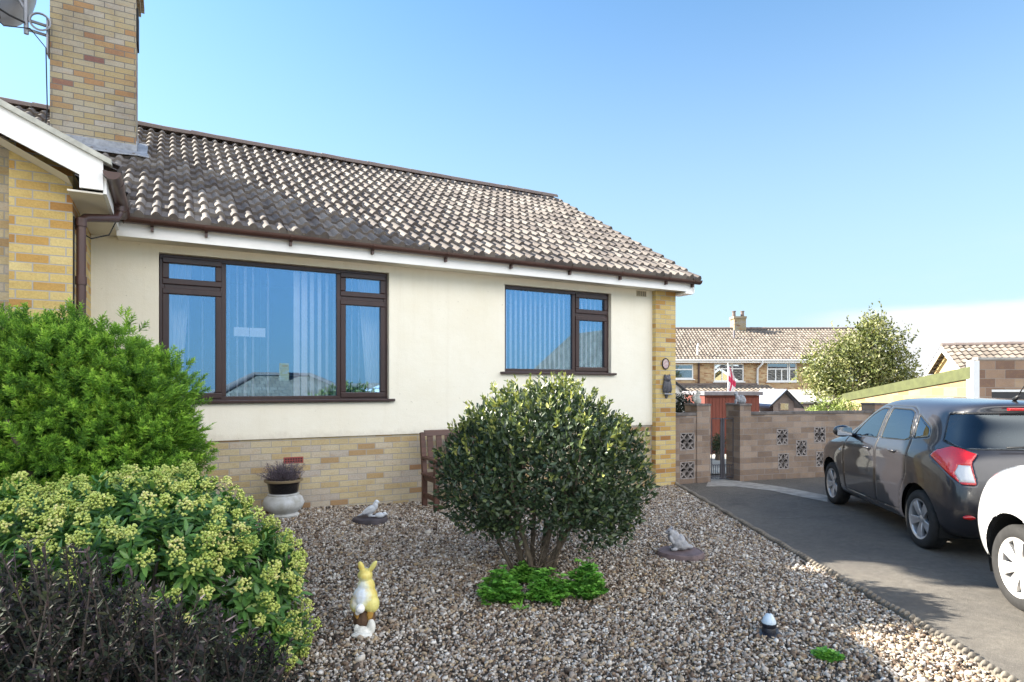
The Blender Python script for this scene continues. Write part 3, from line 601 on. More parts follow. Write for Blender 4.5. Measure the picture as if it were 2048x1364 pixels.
# stepping discs
def disc(label, p, r, h, m, rz=0, sq=1.):
    mb = MB(); n = 40; rr = [1 + .02 * math.sin(3 * w) + .015 * math.sin(7 * w + 1) for w in np.linspace(0, 2 * math.pi, n, endpoint=False)]
    prof = [(1, -.02), (1.01, h * .45), (.97, h * .9), (.90, h), (.88, h - .005), (.3, h - .003), (.02, h - .003)]
    v = [(r * a * rr[k] * math.cos(2 * math.pi * k / n), sq * r * a * rr[k] * math.sin(2 * math.pi * k / n), z) for a, z in prof for k in range(n)]
    f = [(i * n + k, i * n + (k + 1) % n, (i + 1) * n + (k + 1) % n, (i + 1) * n + k) for i in range(len(prof) - 1) for k in range(n)] + [tuple((len(prof) - 1) * n + k for k in range(n))]
    o = tag(mb.add(v, f).build('stone_disc', m, None, smooth=50, loc=p), label, 'stepping stone', 'round stone discs on the gravel'); o.rotation_euler.z = rz; return o
M_disc = pbr('purple_brown_stone', (.15, .11, .115), .75, var=.4, scale=10, bmp=.5, bscale=40)
M_disc2 = pbr('dark_slate_stone', (.065, .055, .065), .7, var=.4, scale=10, bmp=.5, bscale=40)
pd = ground(741, 1043); disc('dark round stone slab under the pale dove ornaments', pd, .19, .05, M_disc2)
ps_ = ground(1362, 1112); disc('purple brown round stone slab under the grey squirrel ornament', ps_, .21, .055, M_disc)
M_dove = pbr('dove_white', (.66, .70, .76), .5, var=.25, scale=14)
T = thing('dove_ornament', 'larger pale dove ornament with raised head on the dark stone disc', 'ornament', pd + Vector((.0, .02, .048)), R(-28))
blob('body', [((0, 0, .075), (.085, .042, .045), (0, -32, 0)), ((.06, 0, .125), (.030, .028, .045)), ((.072, 0, .165), (.025, .022, .024)), ((.10, 0, .162), (.014, .006, .006)), ((-.085, 0, .03), (.06, .024, .012), (0, -20, 0)), ((.0, 0, .025), (.03, .025, .03)), ((-.02, .032, .075), (.075, .012, .03), (0, -32, 0)), ((-.02, -.032, .075), (.075, .012, .03), (0, -32, 0))], M_dove, T, .005, 3)
T = thing('dove_ornament', 'small crouching pale bird ornament beside the larger dove on the dark disc', 'ornament', pd + Vector((.085, -.07, .046)), R(-20))
blob('body', [((0, 0, .028), (.055, .035, .030)), ((.05, 0, .042), (.024, .022, .022)), ((.078, 0, .036), (.012, .006, .006)), ((-.06, 0, .02), (.04, .02, .01))], M_dove, T, .005, 3)
T = thing('squirrel_ornament', 'grey squirrel ornament crouching on the purple brown stone disc', 'ornament', ps_ + Vector((-.01, .02, .052)), R(-28))
blob('body', [((.0, 0, .075), (.065, .055, .075), (0, 18, 0)), ((.035, 0, .05), (.055, .06, .05)), ((-.045, 0, .13), (.045, .042, .055), (0, 30, 0)), ((-.075, 0, .175), (.038, .034, .034)), ((-.108, 0, .165), (.020, .018, .017)), ((-.062, .022, .208), (.010, .010, .016)), ((-.062, -.022, .208), (.010, .010, .016)), ((-.075, -.03, .10), (.016, .016, .045), (0, -25, 0)), ((-.075, .03, .10), (.016, .016, .045), (0, -25, 0)), ((-.05, .035, .015), (.035, .02, .016)), ((-.05, -.035, .015), (.035, .02, .016)), ((.10, .02, .03), (.05, .03, .022), (0, 10, 20))], M_grey, T, .006, 2)
for s_ in (-1, 1): MB().ball((-.098, .026 * s_, .180), .006).build('eye', M_dark, T, smooth=180)
# rabbit
pr = ground(730, 1262)
def rabbit():
    T = thing('rabbit_ornament', 'yellow and white painted rabbit ornament on a brown stump, seen from behind', 'ornament', pr, R(-28))
    m, t, p, o = nm('yellow_white_paint'); tcn = nd(t, 'ShaderNodeTexCoord'); s = nd(t, 'ShaderNodeSeparateXYZ'); t.links.new(tcn.outputs['Object'], s.inputs[0])
    a = nd(t, 'ShaderNodeVectorMath', operation='DISTANCE'); a.inputs[1].default_value = (-.045, -.09, .265); t.links.new(tcn.outputs['Object'], a.inputs[0])
    nz_ = nd(t, 'ShaderNodeMath', operation='MULTIPLY_ADD'); t.links.new(noise(t, 26, 5, .7), nz_.inputs[0]); nz_.inputs[1].default_value = .07; t.links.new(a.outputs['Value'], nz_.inputs[2])
    c = ramp(t, nz_.outputs[0], [(.10, (.66, .72, .78)), (.15, (.72, .66, .22))])
    t.links.new(mixc(t, ramp(t, noise(t, 9, 4), [(.5, (0, 0, 0)), (.7, (.8, .8, .8))]), c, (.66, .42, .05)), p.inputs['Base Color']); p.inputs['Roughness'].default_value = .45
    bump(t, p, noise(t, 60, 5), .5, .004)
    blob('body', [((0, 0, .215), (.082, .075, .085)), ((.005, .01, .285), (.058, .055, .06)), ((.0, .015, .355), (.045, .055, .045)), ((-.03, .05, .345), (.03, .035, .03)), ((-.045, -.01, .18), (.05, .055, .06)), ((.045, -.01, .18), (.05, .055, .06)), ((-.022, .0, .41), (.020, .016, .045), (15, -14, 0)), ((.05, .0, .415), (.017, .014, .050), (10, 34, 0))], m, T, .0045, 2)
    blob('tail', [((-.01, -.088, .175), .030), ((-.03, -.078, .145), .016)], M_white, T, .005, 2)
    mb = MB(); b = [((-.01, 0, .08), (.055, .05, .085)), ((.045, .0, .09), (.022, .03, .08)), ((-.055, .01, .09), (.025, .03, .07))]
    blob('stump', b, pbr('brown_bark', (.13, .075, .045), .85, var=.5, scale=22, bmp=.9, bscale=50, stretch=(1, 1, .3)), T, .006, 1)
    blob('leg', [((.04, -.03, .125), (.022, .022, .05), (0, 10, 0)), ((-.045, -.03, .13), (.02, .022, .045), (0, -10, 0))], pbr('ochre_paint', (.48, .27, .06), .5, var=.3, scale=20), T, .006, 2)
    blob('base_rock', [((.05, -.045, .045), (.028, .025, .05)), ((-.005, -.06, .025), (.045, .03, .03)), ((-.04, -.055, .03), (.02, .02, .035)), ((.0, -.09, .008), (.07, .03, .018))], pbr('white_chalk', (.72, .72, .68), .7, var=.25, scale=25, bmp=.6), T, .006, 1)
rabbit()
# small garden light
pl_ = ground(1538, 1268)
T = thing('solar_light', 'small garden light with pale blue cone and dark base on the gravel', 'garden light', pl_, R(10))
M_bp = pbr('black_plastic_lamp', (.018, .02, .03), .4, var=.3, scale=20)
mb = MB(); n = 26; v = [(0, 0, .026)] + [((.10 + .025 * math.sin(3 * w + 1) + .014 * math.sin(7 * w)) * math.cos(w) * 1.0, (.07 + .012 * math.sin(5 * w)) * math.sin(w), .006) for w in np.linspace(0, 2 * math.pi, n, endpoint=False)]
mb.add(v, [(0, 1 + k, 1 + (k + 1) % n) for k in range(n)]); mb.lathe([(.045, .0), (.045, .03), (.04, .045), (.046, .055), (.046, .07), (.03, .074)], 20); mb.build('base', M_bp, T, smooth=40, fix=False)
mb = MB(); mb.lathe([(.043, .072), (.044, .08), (.035, .105), (.02, .128), (.008, .135)], 20); mb.build('cone', pbr('frosted_pale_blue', (.55, .66, .76), .35, var=.08), T, smooth=60)
mb = MB(); mb.lathe([(.008, .133), (.010, .142), (.004, .15), (.009, .158), (.002, .166)], 12); mb.build('finial', M_bp, T, smooth=40)
# planters by the plinth
pp_ = ground(567, 1042); pp_.y = 7.36; pp_.x = 1.09; pp_.z = float(gz(pp_.x, pp_.y))
T = thing('urn_base', 'weathered white bulbous urn pedestal standing against the brick plinth', 'planter', pp_)
mb = MB(); mb.lathe([(.16, -.01), (.17, .02), (.14, .04), (.20, .09), (.225, .15), (.20, .21), (.165, .235), (.17, .25), (.15, .26)], 30)
mb.build('bowl', pbr('chalky_white', (.58, .60, .62), .8, scale=9, col2=(.36, .36, .33), bmp=.5), T, smooth=60)
P2 = pp_ + Vector((0, 0, .26))
T = thing('black_pot', 'black glazed pot with brown rim standing on the white urn pedestal', 'plant pot', P2)
mb = MB(); mb.lathe([(.15, 0), (.155, .01), (.17, .10), (.185, .125)], 30); mb.build('bowl', pbr('black_glaze', (.012, .012, .014), .25, var=.2), T, smooth=50)
mb = MB(); mb.lathe([(.19, .122), (.205, .13), (.207, .148), (.195, .155), (.18, .15), (.175, .13)], 30, cap=False); mb.lathe([(.176, .13), (.01, .132)], 30, cap=False); mb.build('rim', pbr('brown_rim', (.22, .17, .10), .5), T, smooth=50)
def heather():
    t = thing('heather_plant', 'dusky purple grey heather growing in the black pot', 'plant', P2 + Vector((0, 0, .132)))
    n = 260; P = np.zeros((n, 3)); a = rng.uniform(0, 6.28, n); r = rng.uniform(0, .13, n); P[:, 0] = r * np.cos(a); P[:, 1] = r * np.sin(a)
    D = np.stack([np.cos(a) * r * 6, np.sin(a) * r * 6, .55 + rng.random(n) * .5], -1) + rng.normal(0, .18, (n, 3)); D = norm(D); L = rng.uniform(.10, .21, n)
    mb = MB()
    for i in range(n): mb.tube([P[i], P[i] + D[i] * L[i] * .6 + rng.normal(0, .006, 3), P[i] + D[i] * L[i]], [.0025, .002, .0012], 4, cap=False)
    mb.build('stem', pbr('grey_stem', (.11, .09, .10), .8), t, uv=False, fix=False)
    k = 20; Q = (P[:, None] + D[:, None] * L[:, None, None] * rng.uniform(.3, 1.05, (n, k, 1))).reshape(-1, 3) + rng.normal(0, .006, (n * k, 3)); d = np.repeat(D, k, 0) + rng.normal(0, .8, (n * k, 3))
    v, f = scatter(*SIMPLE, Q, d, rdir(n * k), rng.uniform(.012, .024, n * k), .006)
    npmesh('foliage', v, f, leafmat('heather_leaf', [(0, (.07, .065, .08)), (.5, (.13, .11, .15)), (1, (.24, .19, .26))], .6, .15), t, np.repeat(rng.random(n * k), 2))
heather()
# ------------------------------------------------------------------ planting
def lumps(d, amp, k=3, seed=0):
    s = seed * 1.7
    return 1 + amp * (np.sin(d[:, 0] * k * 2.1 + s) * np.sin(d[:, 1] * k * 1.9 + 1.3 + s) + .7 * np.sin(d[:, 2] * k * 2.7 + 2.1 * s + d[:, 0] * k) + .5 * np.sin(d[:, 1] * k * 4.3 + d[:, 2] * k * 3.1 + s))
def shell(ells, n, lo=.72, hi=1.0, amp=.07, k=3, seed=1, zmin=-9):
    w = np.array([e[1][0] * e[1][1] + e[1][1] * e[1][2] + e[1][0] * e[1][2] for e in ells]); cnt = rng.multinomial(n, w / w.sum()); P = []; Nn = []
    for (c, r), m in zip(ells, cnt):
        d = rdir(m); rad = lumps(d, amp, k, seed + c[0]) * rng.uniform(lo ** 2, hi ** 2, m) ** .5
        p = np.array(c) + d * np.array(r) * rad[:, None]; nn = norm(d / np.array(r)); ok = p[:, 2] > zmin
        for (c2, r2) in ells:
            if c2 is c: continue
            ok &= (np.linalg.norm((p - np.array(c2)) / np.array(r2), axis=1) > lo * .97)
        P.append(p[ok]); Nn.append(nn[ok])
    return np.concatenate(P), np.concatenate(Nn)
def rot(P, base):                                                       # street-frame offsets to world
    P = np.asarray(P, float); return np.stack([base[0] + P[:, 0] * CS + P[:, 1] * SN, base[1] - P[:, 0] * SN + P[:, 1] * CS, base[2] + P[:, 2]], -1)
def vrot(P): return np.stack([P[:, 0] * CS + P[:, 1] * SN, -P[:, 0] * SN + P[:, 1] * CS, P[:, 2]], -1)
M_bark = pbr('shrub_bark', (.15, .12, .09), .9, var=.45, scale=20, bmp=.8, bscale=60)
# round clipped evergreen
pb = ground(1075, 1148)
def round_bush():
    t = thing('round_evergreen_bush', 'large rounded evergreen bush on bare stems in the middle of the gravel', 'bush', pb)
    ell = [((.06, .0, .90), (.75, .76, .66)), ((.46, .0, .80), (.46, .60, .50)), ((-.41, .05, .81), (.43, .60, .49)), ((.05, .05, 1.10), (.54, .6, .475)), ((.40, -.1, .57), (.40, .5, .35))]
    P, N = shell(ell, 19000, .80, 1.0, .075, 3.2); P2, N2 = shell(ell, 9000, .35, .85, .05, 4, 2); P = np.concatenate([P, P2]); N = np.concatenate([N, N2])
    # ragged underside: thin out the lowest leaves
    ok = rng.random(len(P)) < np.clip((P[:, 2] - .30 - .09 * np.sin(P[:, 0] * 7 + 1) - .08 * np.sin(P[:, 0] * 19 + P[:, 1] * 9)) / .20, 0, 1); P, N = P[ok], N[ok]
    D = norm(N * .7 + np.array([0, 0, .55]) + rng.normal(0, .55, P.shape)); nn = norm(N + rng.normal(0, .45, P.shape) + np.array([0, 0, .4]))
    n = len(P); a = scatter(*LEAF, vrot(P), vrot(D), vrot(nn), rng.uniform(.036, .064, n), rng.uniform(.018, .030, n))
    q = rng.random(n) * .80
    # yellow-green young sprigs breaking the outline, top only, colour standing in for sunlight
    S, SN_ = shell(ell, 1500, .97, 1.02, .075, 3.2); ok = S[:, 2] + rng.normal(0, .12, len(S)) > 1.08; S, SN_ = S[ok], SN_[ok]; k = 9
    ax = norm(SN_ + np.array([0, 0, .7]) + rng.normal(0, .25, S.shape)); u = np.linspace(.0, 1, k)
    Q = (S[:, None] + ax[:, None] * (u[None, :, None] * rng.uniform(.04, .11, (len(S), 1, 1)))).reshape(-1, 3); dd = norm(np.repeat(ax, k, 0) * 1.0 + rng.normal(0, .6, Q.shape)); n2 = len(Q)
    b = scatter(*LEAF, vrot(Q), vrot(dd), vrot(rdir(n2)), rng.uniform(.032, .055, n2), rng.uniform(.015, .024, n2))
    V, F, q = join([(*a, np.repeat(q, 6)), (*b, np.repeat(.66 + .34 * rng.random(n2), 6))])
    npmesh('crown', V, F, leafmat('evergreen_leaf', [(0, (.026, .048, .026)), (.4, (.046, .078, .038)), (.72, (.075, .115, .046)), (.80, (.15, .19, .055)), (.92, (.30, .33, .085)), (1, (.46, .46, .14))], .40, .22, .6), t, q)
    st = [(.0, .0, .26, .05, .030), (-.10, .02, -.40, -.02, .026), (.06, .03, .12, .25, .024), (-.06, -.06, -.22, -.25, .024), (.03, -.03, .55, -.15, .024), (-.17, .05, -.62, .1, .016), (-.02, .08, .0, .4, .02), (.10, -.02, .30, -.3, .016)]
    for x, y, tx, ty, r in st:
        pts = [Vector((x, y, -.05)), Vector((x + (tx - x) * .18 + random.uniform(-.03, .03), y + (ty - y) * .2, .16)), Vector((x + (tx - x) * .45 + random.uniform(-.03, .03), y + (ty - y) * .5, .42)), Vector((tx * .95, ty * .95, .75)), Vector((tx * 1.1, ty * 1.1, 1.1))]
        pts = [Vector(vrot(np.array([p]))[0]) for p in pts]; mb = MB().tube(pts, [r * 1.25, r, r * .9, r * .7, r * .4], 8)
        for _ in range(4):
            b = pts[2].lerp(pts[3], random.random()); e = b + Vector((random.uniform(-.25, .25), random.uniform(-.25, .25), random.uniform(.0, .25))); mb.tube([b, b.lerp(e, .5) + Vector((0, 0, .03)), e], [r * .4, r * .3, r * .15], 5)
        mb.build('stem', M_bark, t, smooth=180, fix=False)
    mb = MB()
    for _ in range(26):
        a = random.uniform(0, 6.28); l = random.uniform(.10, .34); b = Vector((random.uniform(-.15, .15), random.uniform(-.1, .1), 0)); e = b + Vector((math.cos(a) * l, math.sin(a) * l, random.uniform(.1, .5))); mb.tube([b, b.lerp(e, .5) + Vector((0, 0, .02)), e], [.006, .005, .002], 5)
    mb.build('dead_twig', M_bark, t, fix=False)
round_bush()
# conifer shrub against the wing
PLV = [(0, -.03, 0), (0, .03, 0), (1, 0, 0)]; PLF = [(0, 1, 2)]
def plume():
    v = []; f = []
    def leaf(p, d, l, w):
        d = d.normalized(); s = d.cross(Vector((random.uniform(-1, 1), random.uniform(-1, 1), random.uniform(-1, 1)))).normalized() * w; n = len(v)
        v.extend([p + s, p + d * l, p - s]); f.append((n, n + 1, n + 2))
    for i in range(13):
        u = .08 + .92 * i / 13; a = i * 2.4; p = Vector((u * .8, 0, 0)); o = Vector((.75, math.cos(a) * .8, math.sin(a) * .8)).normalized(); L = .34 * (1.05 - u * .75)
        for j in range(6):
            q = p + o * L * j / 6
            for sg in (-1, 1): leaf(q, o + Vector((.5, sg * math.sin(a) * .7, -sg * math.cos(a) * .7)) * .9 + Vector((random.uniform(-.25, .25),) * 3), .15, .021)
        leaf(p + o * L, o, .17, .024)
    for j in range(8): leaf(Vector((.5 + .07 * j, 0, 0)), Vector((1, random.uniform(-.5, .5), random.uniform(-.5, .5))), .15, .02)
    return np.array([tuple(p) for p in v]), np.array(f)
M_yew = leafmat('conifer_leaf', [(0, (0.061, 0.153, 0.030)), (.35, (0.149, 0.318, 0.046)), (.7, (0.294, 0.522, 0.066)), (1, (0.510, 0.740, 0.114))], .6, .3, .3)
def conifer():
    b = cf(-3.0, 4.3, .1); t = thing('conifer_shrub', 'large feathery bright green conifer shrub in front of the brick wing', 'shrub', b)
    ell = [((.05, .0, 1.05), (.80, .72, 1.0)), ((-.55, .05, 1.22), (.80, .7, .80)), ((.34, .02, 1.0), (.42, .52, .70)), ((.0, .0, .5), (.85, .7, .6)), ((-1.2, .1, .9), (.7, .7, .9)), ((.30, .0, 1.42), (.36, .42, .42)), ((-.12, -.05, 1.62), (.35, .4, .36)), ((-.7, 0, 1.62), (.45, .45, .40))]
    P, N = shell(ell, 13000, .86, 1.0, .075, 5); P2, N2 = shell(ell, 2600, .55, .88, .05, 4, 3); P3, N3 = shell(ell, 3000, .25, .6, .05, 4, 6); big = np.concatenate([np.ones(len(P)), np.ones(len(P2)), np.full(len(P3), 2.0)]); P = np.concatenate([P, P2, P3]); N = np.concatenate([N, N2, N3]); n = len(P)
    D = norm(N * .95 + np.array([0, 0, .62]) + rng.normal(0, .30, P.shape)); tv, tf = plume(); L = rng.uniform(.060, .115, n) * np.where(rng.random(n) < .04, 1.45, 1) * big
    v, f = scatter(tv, tf, vrot(P - D * .05), vrot(D), vrot(rdir(n)), L, L * 1.15, L * 1.15)
    q = np.repeat(np.clip(rng.normal(.45, .2, n), 0, 1), len(tf)) + rng.normal(0, .13, n * len(tf)) + np.tile(np.linspace(-.24, .24, len(tf)), n)
    npmesh('crown', v, f, M_yew, t, np.clip(q, 0, 1))
    for a in range(5):
        e = Vector((math.cos(a * 1.3) * .45, math.sin(a * 1.3) * .4, 1.3)); MB().tube([(0, 0, -.1), e * .4 + Vector((0, 0, .1)), e], [.05, .035, .012], 8).build('stem', M_bark, t, smooth=180, fix=False)
    # long sprays that stick out towards the window
    k = [((.62, -.1, 1.36), (.85, .1, .42), .30), ((.60, .0, 1.06), (.9, -.1, .50), .40), ((.58, 0, 1.16), (.8, 0, .5), .28)]
    P = np.array([a for a, _, _ in k for _ in range(5)]) + rng.normal(0, .05, (15, 3)); D = np.array([b for _, b, _ in k for _ in range(5)]) + rng.normal(0, .12, (15, 3)); L = np.array([c for _, _, c in k for _ in range(5)]) * rng.uniform(.6, 1, 15)
    v, f = scatter(tv, tf, vrot(P), vrot(D), vrot(rdir(15)), L, L * .6, L * .6); npmesh('spray', v, f, M_yew, t, np.clip(rng.normal(.5, .2, len(f)), 0, 1))
conifer()
# skimmia with flower heads
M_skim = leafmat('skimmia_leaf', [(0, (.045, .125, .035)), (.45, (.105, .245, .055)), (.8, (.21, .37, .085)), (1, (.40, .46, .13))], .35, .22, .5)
M_bud = leafmat('pale_green_bud', [(0, (.32, .44, .08)), (.5, (.56, .64, .15)), (.9, (.72, .75, .24)), (1, (.76, .70, .30))], .5, .15)
def skimmia():
    b = cf(-2.05, 3.45, .08); t = thing('skimmia_shrub', 'low glossy shrub covered in yellow green flower heads below the conifer', 'shrub', b)
    ell = [((-.10, .05, .42), (.82, .66, .60)), ((.40, .10, .34), (.42, .46, .42)), ((-.75, .0, .42), (.6, .55, .55)), ((.1, -.15, .55), (.48, .48, .44)), ((.52, .15, .10), (.32, .34, .36))]
    P, N = shell(ell, 1300, .90, 1.0, .06, 4, zmin=-.05); n = len(P); ax = norm(N + np.array([0, -.15, .55]) + rng.normal(0, .22, P.shape)); k = 12
    ang = np.tile(np.arange(k) * 2.4, n) + np.repeat(rng.uniform(0, 6, n), k); A = np.repeat(ax, k, 0); e1 = norm(np.cross(A, np.array([.3, .9, .2]))); e2 = np.cross(A, e1); o = e1 * np.cos(ang)[:, None] + e2 * np.sin(ang)[:, None]
    lev = np.tile(np.linspace(0, 1, k), n); Q = np.repeat(P, k, 0) - A * (.085 * (1 - lev))[:, None] + o * .006; D = norm(o * 1.0 + A * (.15 + .65 * lev)[:, None] + rng.normal(0, .12, Q.shape)); m = len(Q)
    a = scatter(*LEAF, vrot(Q), vrot(D), vrot(norm(A * 1 - o * .3)), rng.uniform(.058, .095, m), rng.uniform(.021, .030, m)); qa = np.clip(rng.normal(.35, .22, m) + lev * .15, 0, 1)
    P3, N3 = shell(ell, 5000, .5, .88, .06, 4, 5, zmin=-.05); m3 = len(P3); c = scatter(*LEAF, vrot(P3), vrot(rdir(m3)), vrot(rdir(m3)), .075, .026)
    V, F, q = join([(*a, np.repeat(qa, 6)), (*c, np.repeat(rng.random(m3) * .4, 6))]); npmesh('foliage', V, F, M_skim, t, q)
    sel = rng.random(n) < .70; H_ = P[sel]; A = ax[sel]; h = len(H_); k = 46
    d = rdir(h * k); d = norm(d + np.repeat(A, k, 0) * .55); rad = np.repeat(rng.uniform(.028, .050, h), k); C_ = np.repeat(H_ + A * .034, k, 0) + d * rad[:, None] * rng.uniform(.65, 1.05, (h * k, 1)) + np.repeat(A, k, 0) * (rng.random((h * k, 1)) * .022)
    tv = np.array([(1, 0, 0), (-1, 0, 0), (0, 1, 0), (0, -1, 0), (0, 0, 1), (0, 0, -1)], float); tf = np.array([(0, 2, 4), (2, 1, 4), (1, 3, 4), (3, 0, 4), (2, 0, 5), (1, 2, 5), (3, 1, 5), (0, 3, 5)])
    s = rng.uniform(.0065, .0100, h * k); v, f = scatter(tv, tf, vrot(C_), rdir(h * k), rdir(h * k), s, s, s)
    npmesh('flower_head', v, f, M_bud, t, np.repeat(np.clip(np.repeat(rng.normal(.5, .2, h), k) + rng.normal(0, .18, h * k), 0, 1), 8))
    for i in range(9):
        a_ = i * .7; e = Vector((math.cos(a_) * .5, math.sin(a_) * .4, .55)); MB().tube([(0, 0, -.1), e * .5, e], [.02, .014, .006], 6).build('stem', M_bark, t, smooth=180, fix=False)
skimmia()
# dark purple shrub nearest the street
def purple():
    b = cf(-1.45, 2.3, .05); t = thing('purple_leaved_shrub', 'dark purple leaved twiggy shrub at the near left corner', 'shrub', b)
    M = leafmat('purple_leaf', [(0, (.014, .016, .016)), (.3, (.028, .032, .028)), (.55, (.045, .062, .040)), (.75, (.062, .046, .058)), (.93, (.11, .085, .10)), (1, (.20, .13, .08))], .7, .12, .12)
    n = 300; r = rng.uniform(-2.3, -.70, n); f = rng.uniform(1.8, 2.9, n); px = 1024 + 1250 * r / f
    y = np.interp(px, [-300, 0, 110, 200, 300, 420, 520, 610, 700], [1100, 1095, 1070, 1105, 1160, 1205, 1255, 1330, 1410]) + np.abs(rng.normal(0, 95, n)) * (rng.random(n) < .93)
    z = np.clip(1.6 - (y - 775) / 1250 * f, .15, 1.15); mb = MB(); A = []; X = []; ang = []; lev = []; sc = []
    for i in range(n):
        top = Vector((r[i] + 1.45, f[i] - 2.3, z[i] - .05)); bot = Vector((top.x * .5 + random.uniform(-.15, .15), top.y * .5 + random.uniform(-.15, .15), -.05))
        c1 = bot.lerp(top, .5) + Vector((random.uniform(-.13, .13), random.uniform(-.13, .13), random.uniform(-.02, .08)))
        tw = []
        for sgn in range(random.choice((2, 3, 3, 4))):                       # side twigs fanning out near the top
            s0 = c1.lerp(top, random.uniform(.0, .6)); d = Vector((random.uniform(-1, 1), random.uniform(-1, 1), random.uniform(.15, 1))).normalized() * random.uniform(.06, .17); tw.append((s0, s0 + d * .5 + Vector((0, 0, -.01)), s0 + d + Vector((0, 0, .02))))
        for k_, path in enumerate([(bot, c1, top)] + tw):
            mb.tube([Vector(vrot(np.array([q]))[0]) for q in path], [.006, .004, .002] if k_ == 0 else [.003, .0025, .0015], 5, cap=False)
            m_ = 26 if k_ == 0 else 15; u0 = .45 if k_ == 0 else .15
            for k in range(m_):
                u = u0 + (1 - u0) * (k + random.random()) / m_; q = (1 - u) ** 2 * path[0] + 2 * u * (1 - u) * path[1] + u * u * path[2]; ax_ = ((1 - u) * (path[1] - path[0]) + u * (path[2] - path[1])).normalized()
                for s_ in (0, 1): A.append(tuple(q)); X.append(tuple(ax_)); ang.append(k * 1.9 + s_ * math.pi); lev.append(u); sc.append(1. if k_ == 0 else .85)
    mb.build('stem', pbr('dark_stem', (.05, .038, .033), .8), t, uv=False, fix=False)
    A = np.array(A); X = np.array(X); ang = np.array(ang) + rng.normal(0, .6, len(A)); lev = np.array(lev); e1 = norm(np.cross(X, np.array([.3, .9, .2]))); e2 = np.cross(X, e1); o = e1 * np.cos(ang)[:, None] + e2 * np.sin(ang)[:, None]
    m = len(A); D = norm(o + X * (.25 + .7 * lev)[:, None] + rng.normal(0, .38, A.shape)); v, f_ = scatter(*LEAF, vrot(A), vrot(D), vrot(norm(X + o * -.3 + rng.normal(0, .6, A.shape))), rng.uniform(.018, .040, m) * np.array(sc), rng.uniform(.007, .014, m))
    npmesh('foliage', v, f_, M, t, np.repeat(np.clip(rng.random(m) * .8 + (lev > .95) * .15, 0, 1), 6))
purple()
# bright green clumps under the bush, weeds
M_gr = leafmat('bright_green_leaf', [(0, (0.070, 0.203, 0.034)), (.5, (0.133, 0.367, 0.049)), (1, (0.265, 0.546, 0.094))], .5, .3, .4)
def clump(label, p, rad, h, n=170, name='ground_cover_plant', cat='plant', group='bright green clumps below the bush'):
    t = thing(name, label, cat, p, group=group); a = rng.uniform(0, 6.28, n); r = rad * np.sqrt(rng.random(n)); top = np.stack([r * np.cos(a), r * np.sin(a), h * (1 - .6 * (r / rad) ** 2) * rng.uniform(.3, 1.1, n) * (1 + .25 * np.sin(a * 3 + p.x * 9))], -1); mb = MB()
    for q in top: mb.tube([(q[0] * .3, q[1] * .3, -.01), (q[0] * .8, q[1] * .8, q[2] * .6), tuple(q)], .0022, 4, cap=False)
    mb.build('stem', M_gr, t, uv=False, fix=False); k = 9
    ang = np.tile(np.linspace(-2.2, 2.2, k), n); out = np.stack([np.cos(a), np.sin(a), 0 * a], -1); side = np.stack([-np.sin(a), np.cos(a), 0 * a], -1); O = np.repeat(out, k, 0); S = np.repeat(side, k, 0)
    D = norm(O * np.cos(ang)[:, None] + S * np.sin(ang)[:, None] + np.array([0, 0, .12]) + rng.normal(0, .15, (n * k, 3))); m = n * k
    v, f = scatter(*LEAF, np.repeat(top, k, 0), D, np.array([0, 0, 1.]) + rng.normal(0, .35, (m, 3)), rng.uniform(.026, .050, m), rng.uniform(.014, .024, m)); npmesh('foliage', v, f, M_gr, t, np.repeat(np.clip(np.repeat(rng.random(n), k) + rng.normal(0, .12, m), 0, 1), 6))
clump('bright green leafy clump below the bush, nearest the rabbit ornament', ground(1000, 1204), .15, .22, 200)
clump('bright green leafy clump in the middle of the row below the bush', ground(1095, 1202), .15, .21, 200)
clump('bright green leafy clump below the bush, nearest the squirrel ornament', ground(1172, 1196), .135, .25, 190)
clump('low dark green tuft tucked against the bush stems behind the bright clumps', ground(1050, 1160), .12, .12, 110)
clump('small bright green moss-like weed alone on the open gravel near the kerb', ground(1655, 1315), .055, .03, 110, 'weed_tuft', 'weed', None)
def rosette():
    p = ground(1040, 1220); n = 14; a = rng.uniform(0, 6.28, n); D = np.stack([np.cos(a), np.sin(a), np.full(n, .45)], -1)
    v, f = scatter(*LEAF, np.zeros((n, 3)), D, np.tile([0, 0, 1.], (n, 1)), rng.uniform(.07, .12, n), .018); o = npmesh('dandelion_weed', v, f, M_gr, None, np.repeat(.6 + .4 * rng.random(n), 6), loc=p)
    tag(o, 'pale green strap-leaved weed in front of the clumps below the bush', 'weed')
rosette()
# ------------------------------------------------------------------ bench against the plinth
M_wood = pbr('red_brown_wood', (.085, .035, .024), .5, var=.4, scale=8, stretch=(.3, 4, 4), bmp=.2)
g_ = float(gz(2.8, 7.2)); T = thing('garden_bench', 'red brown wooden garden bench against the plinth, half hidden by the round bush', 'bench', (2.73, 7.02, g_))
for x in (.03, 1.22):
    mb = MB(); M = Matrix.Rotation(R(-6), 4, 'X'); mb.box(x, x + .06, .40, .46, -.02, .40); mb.prism([(x, .40, .40), (x, .46, .40), (x, .54, .92), (x, .49, .93)], (.06, 0, 0)); mb.build('back_leg', M_wood, T, bevel=.004)
    MB().box(x, x + .06, 0, .06, -.02, .60).build('front_leg', M_wood, T, bevel=.004)
    MB().box(x - .01, x + .07, -.04, .46, .602, .63).build('armrest', M_wood, T, bevel=.006)
    MB().box(x + .01, x + .05, .061, .399, .12, .17).build('side_rail', M_wood, T); MB().box(x + .01, x + .05, .061, .399, .34, .40).build('side_rail', M_wood, T)
for i in range(5): MB().box(.0, 1.31, -.01 + i * .085, .06 + i * .085, .405, .428).build('seat_slat', M_wood, T, bevel=.003)
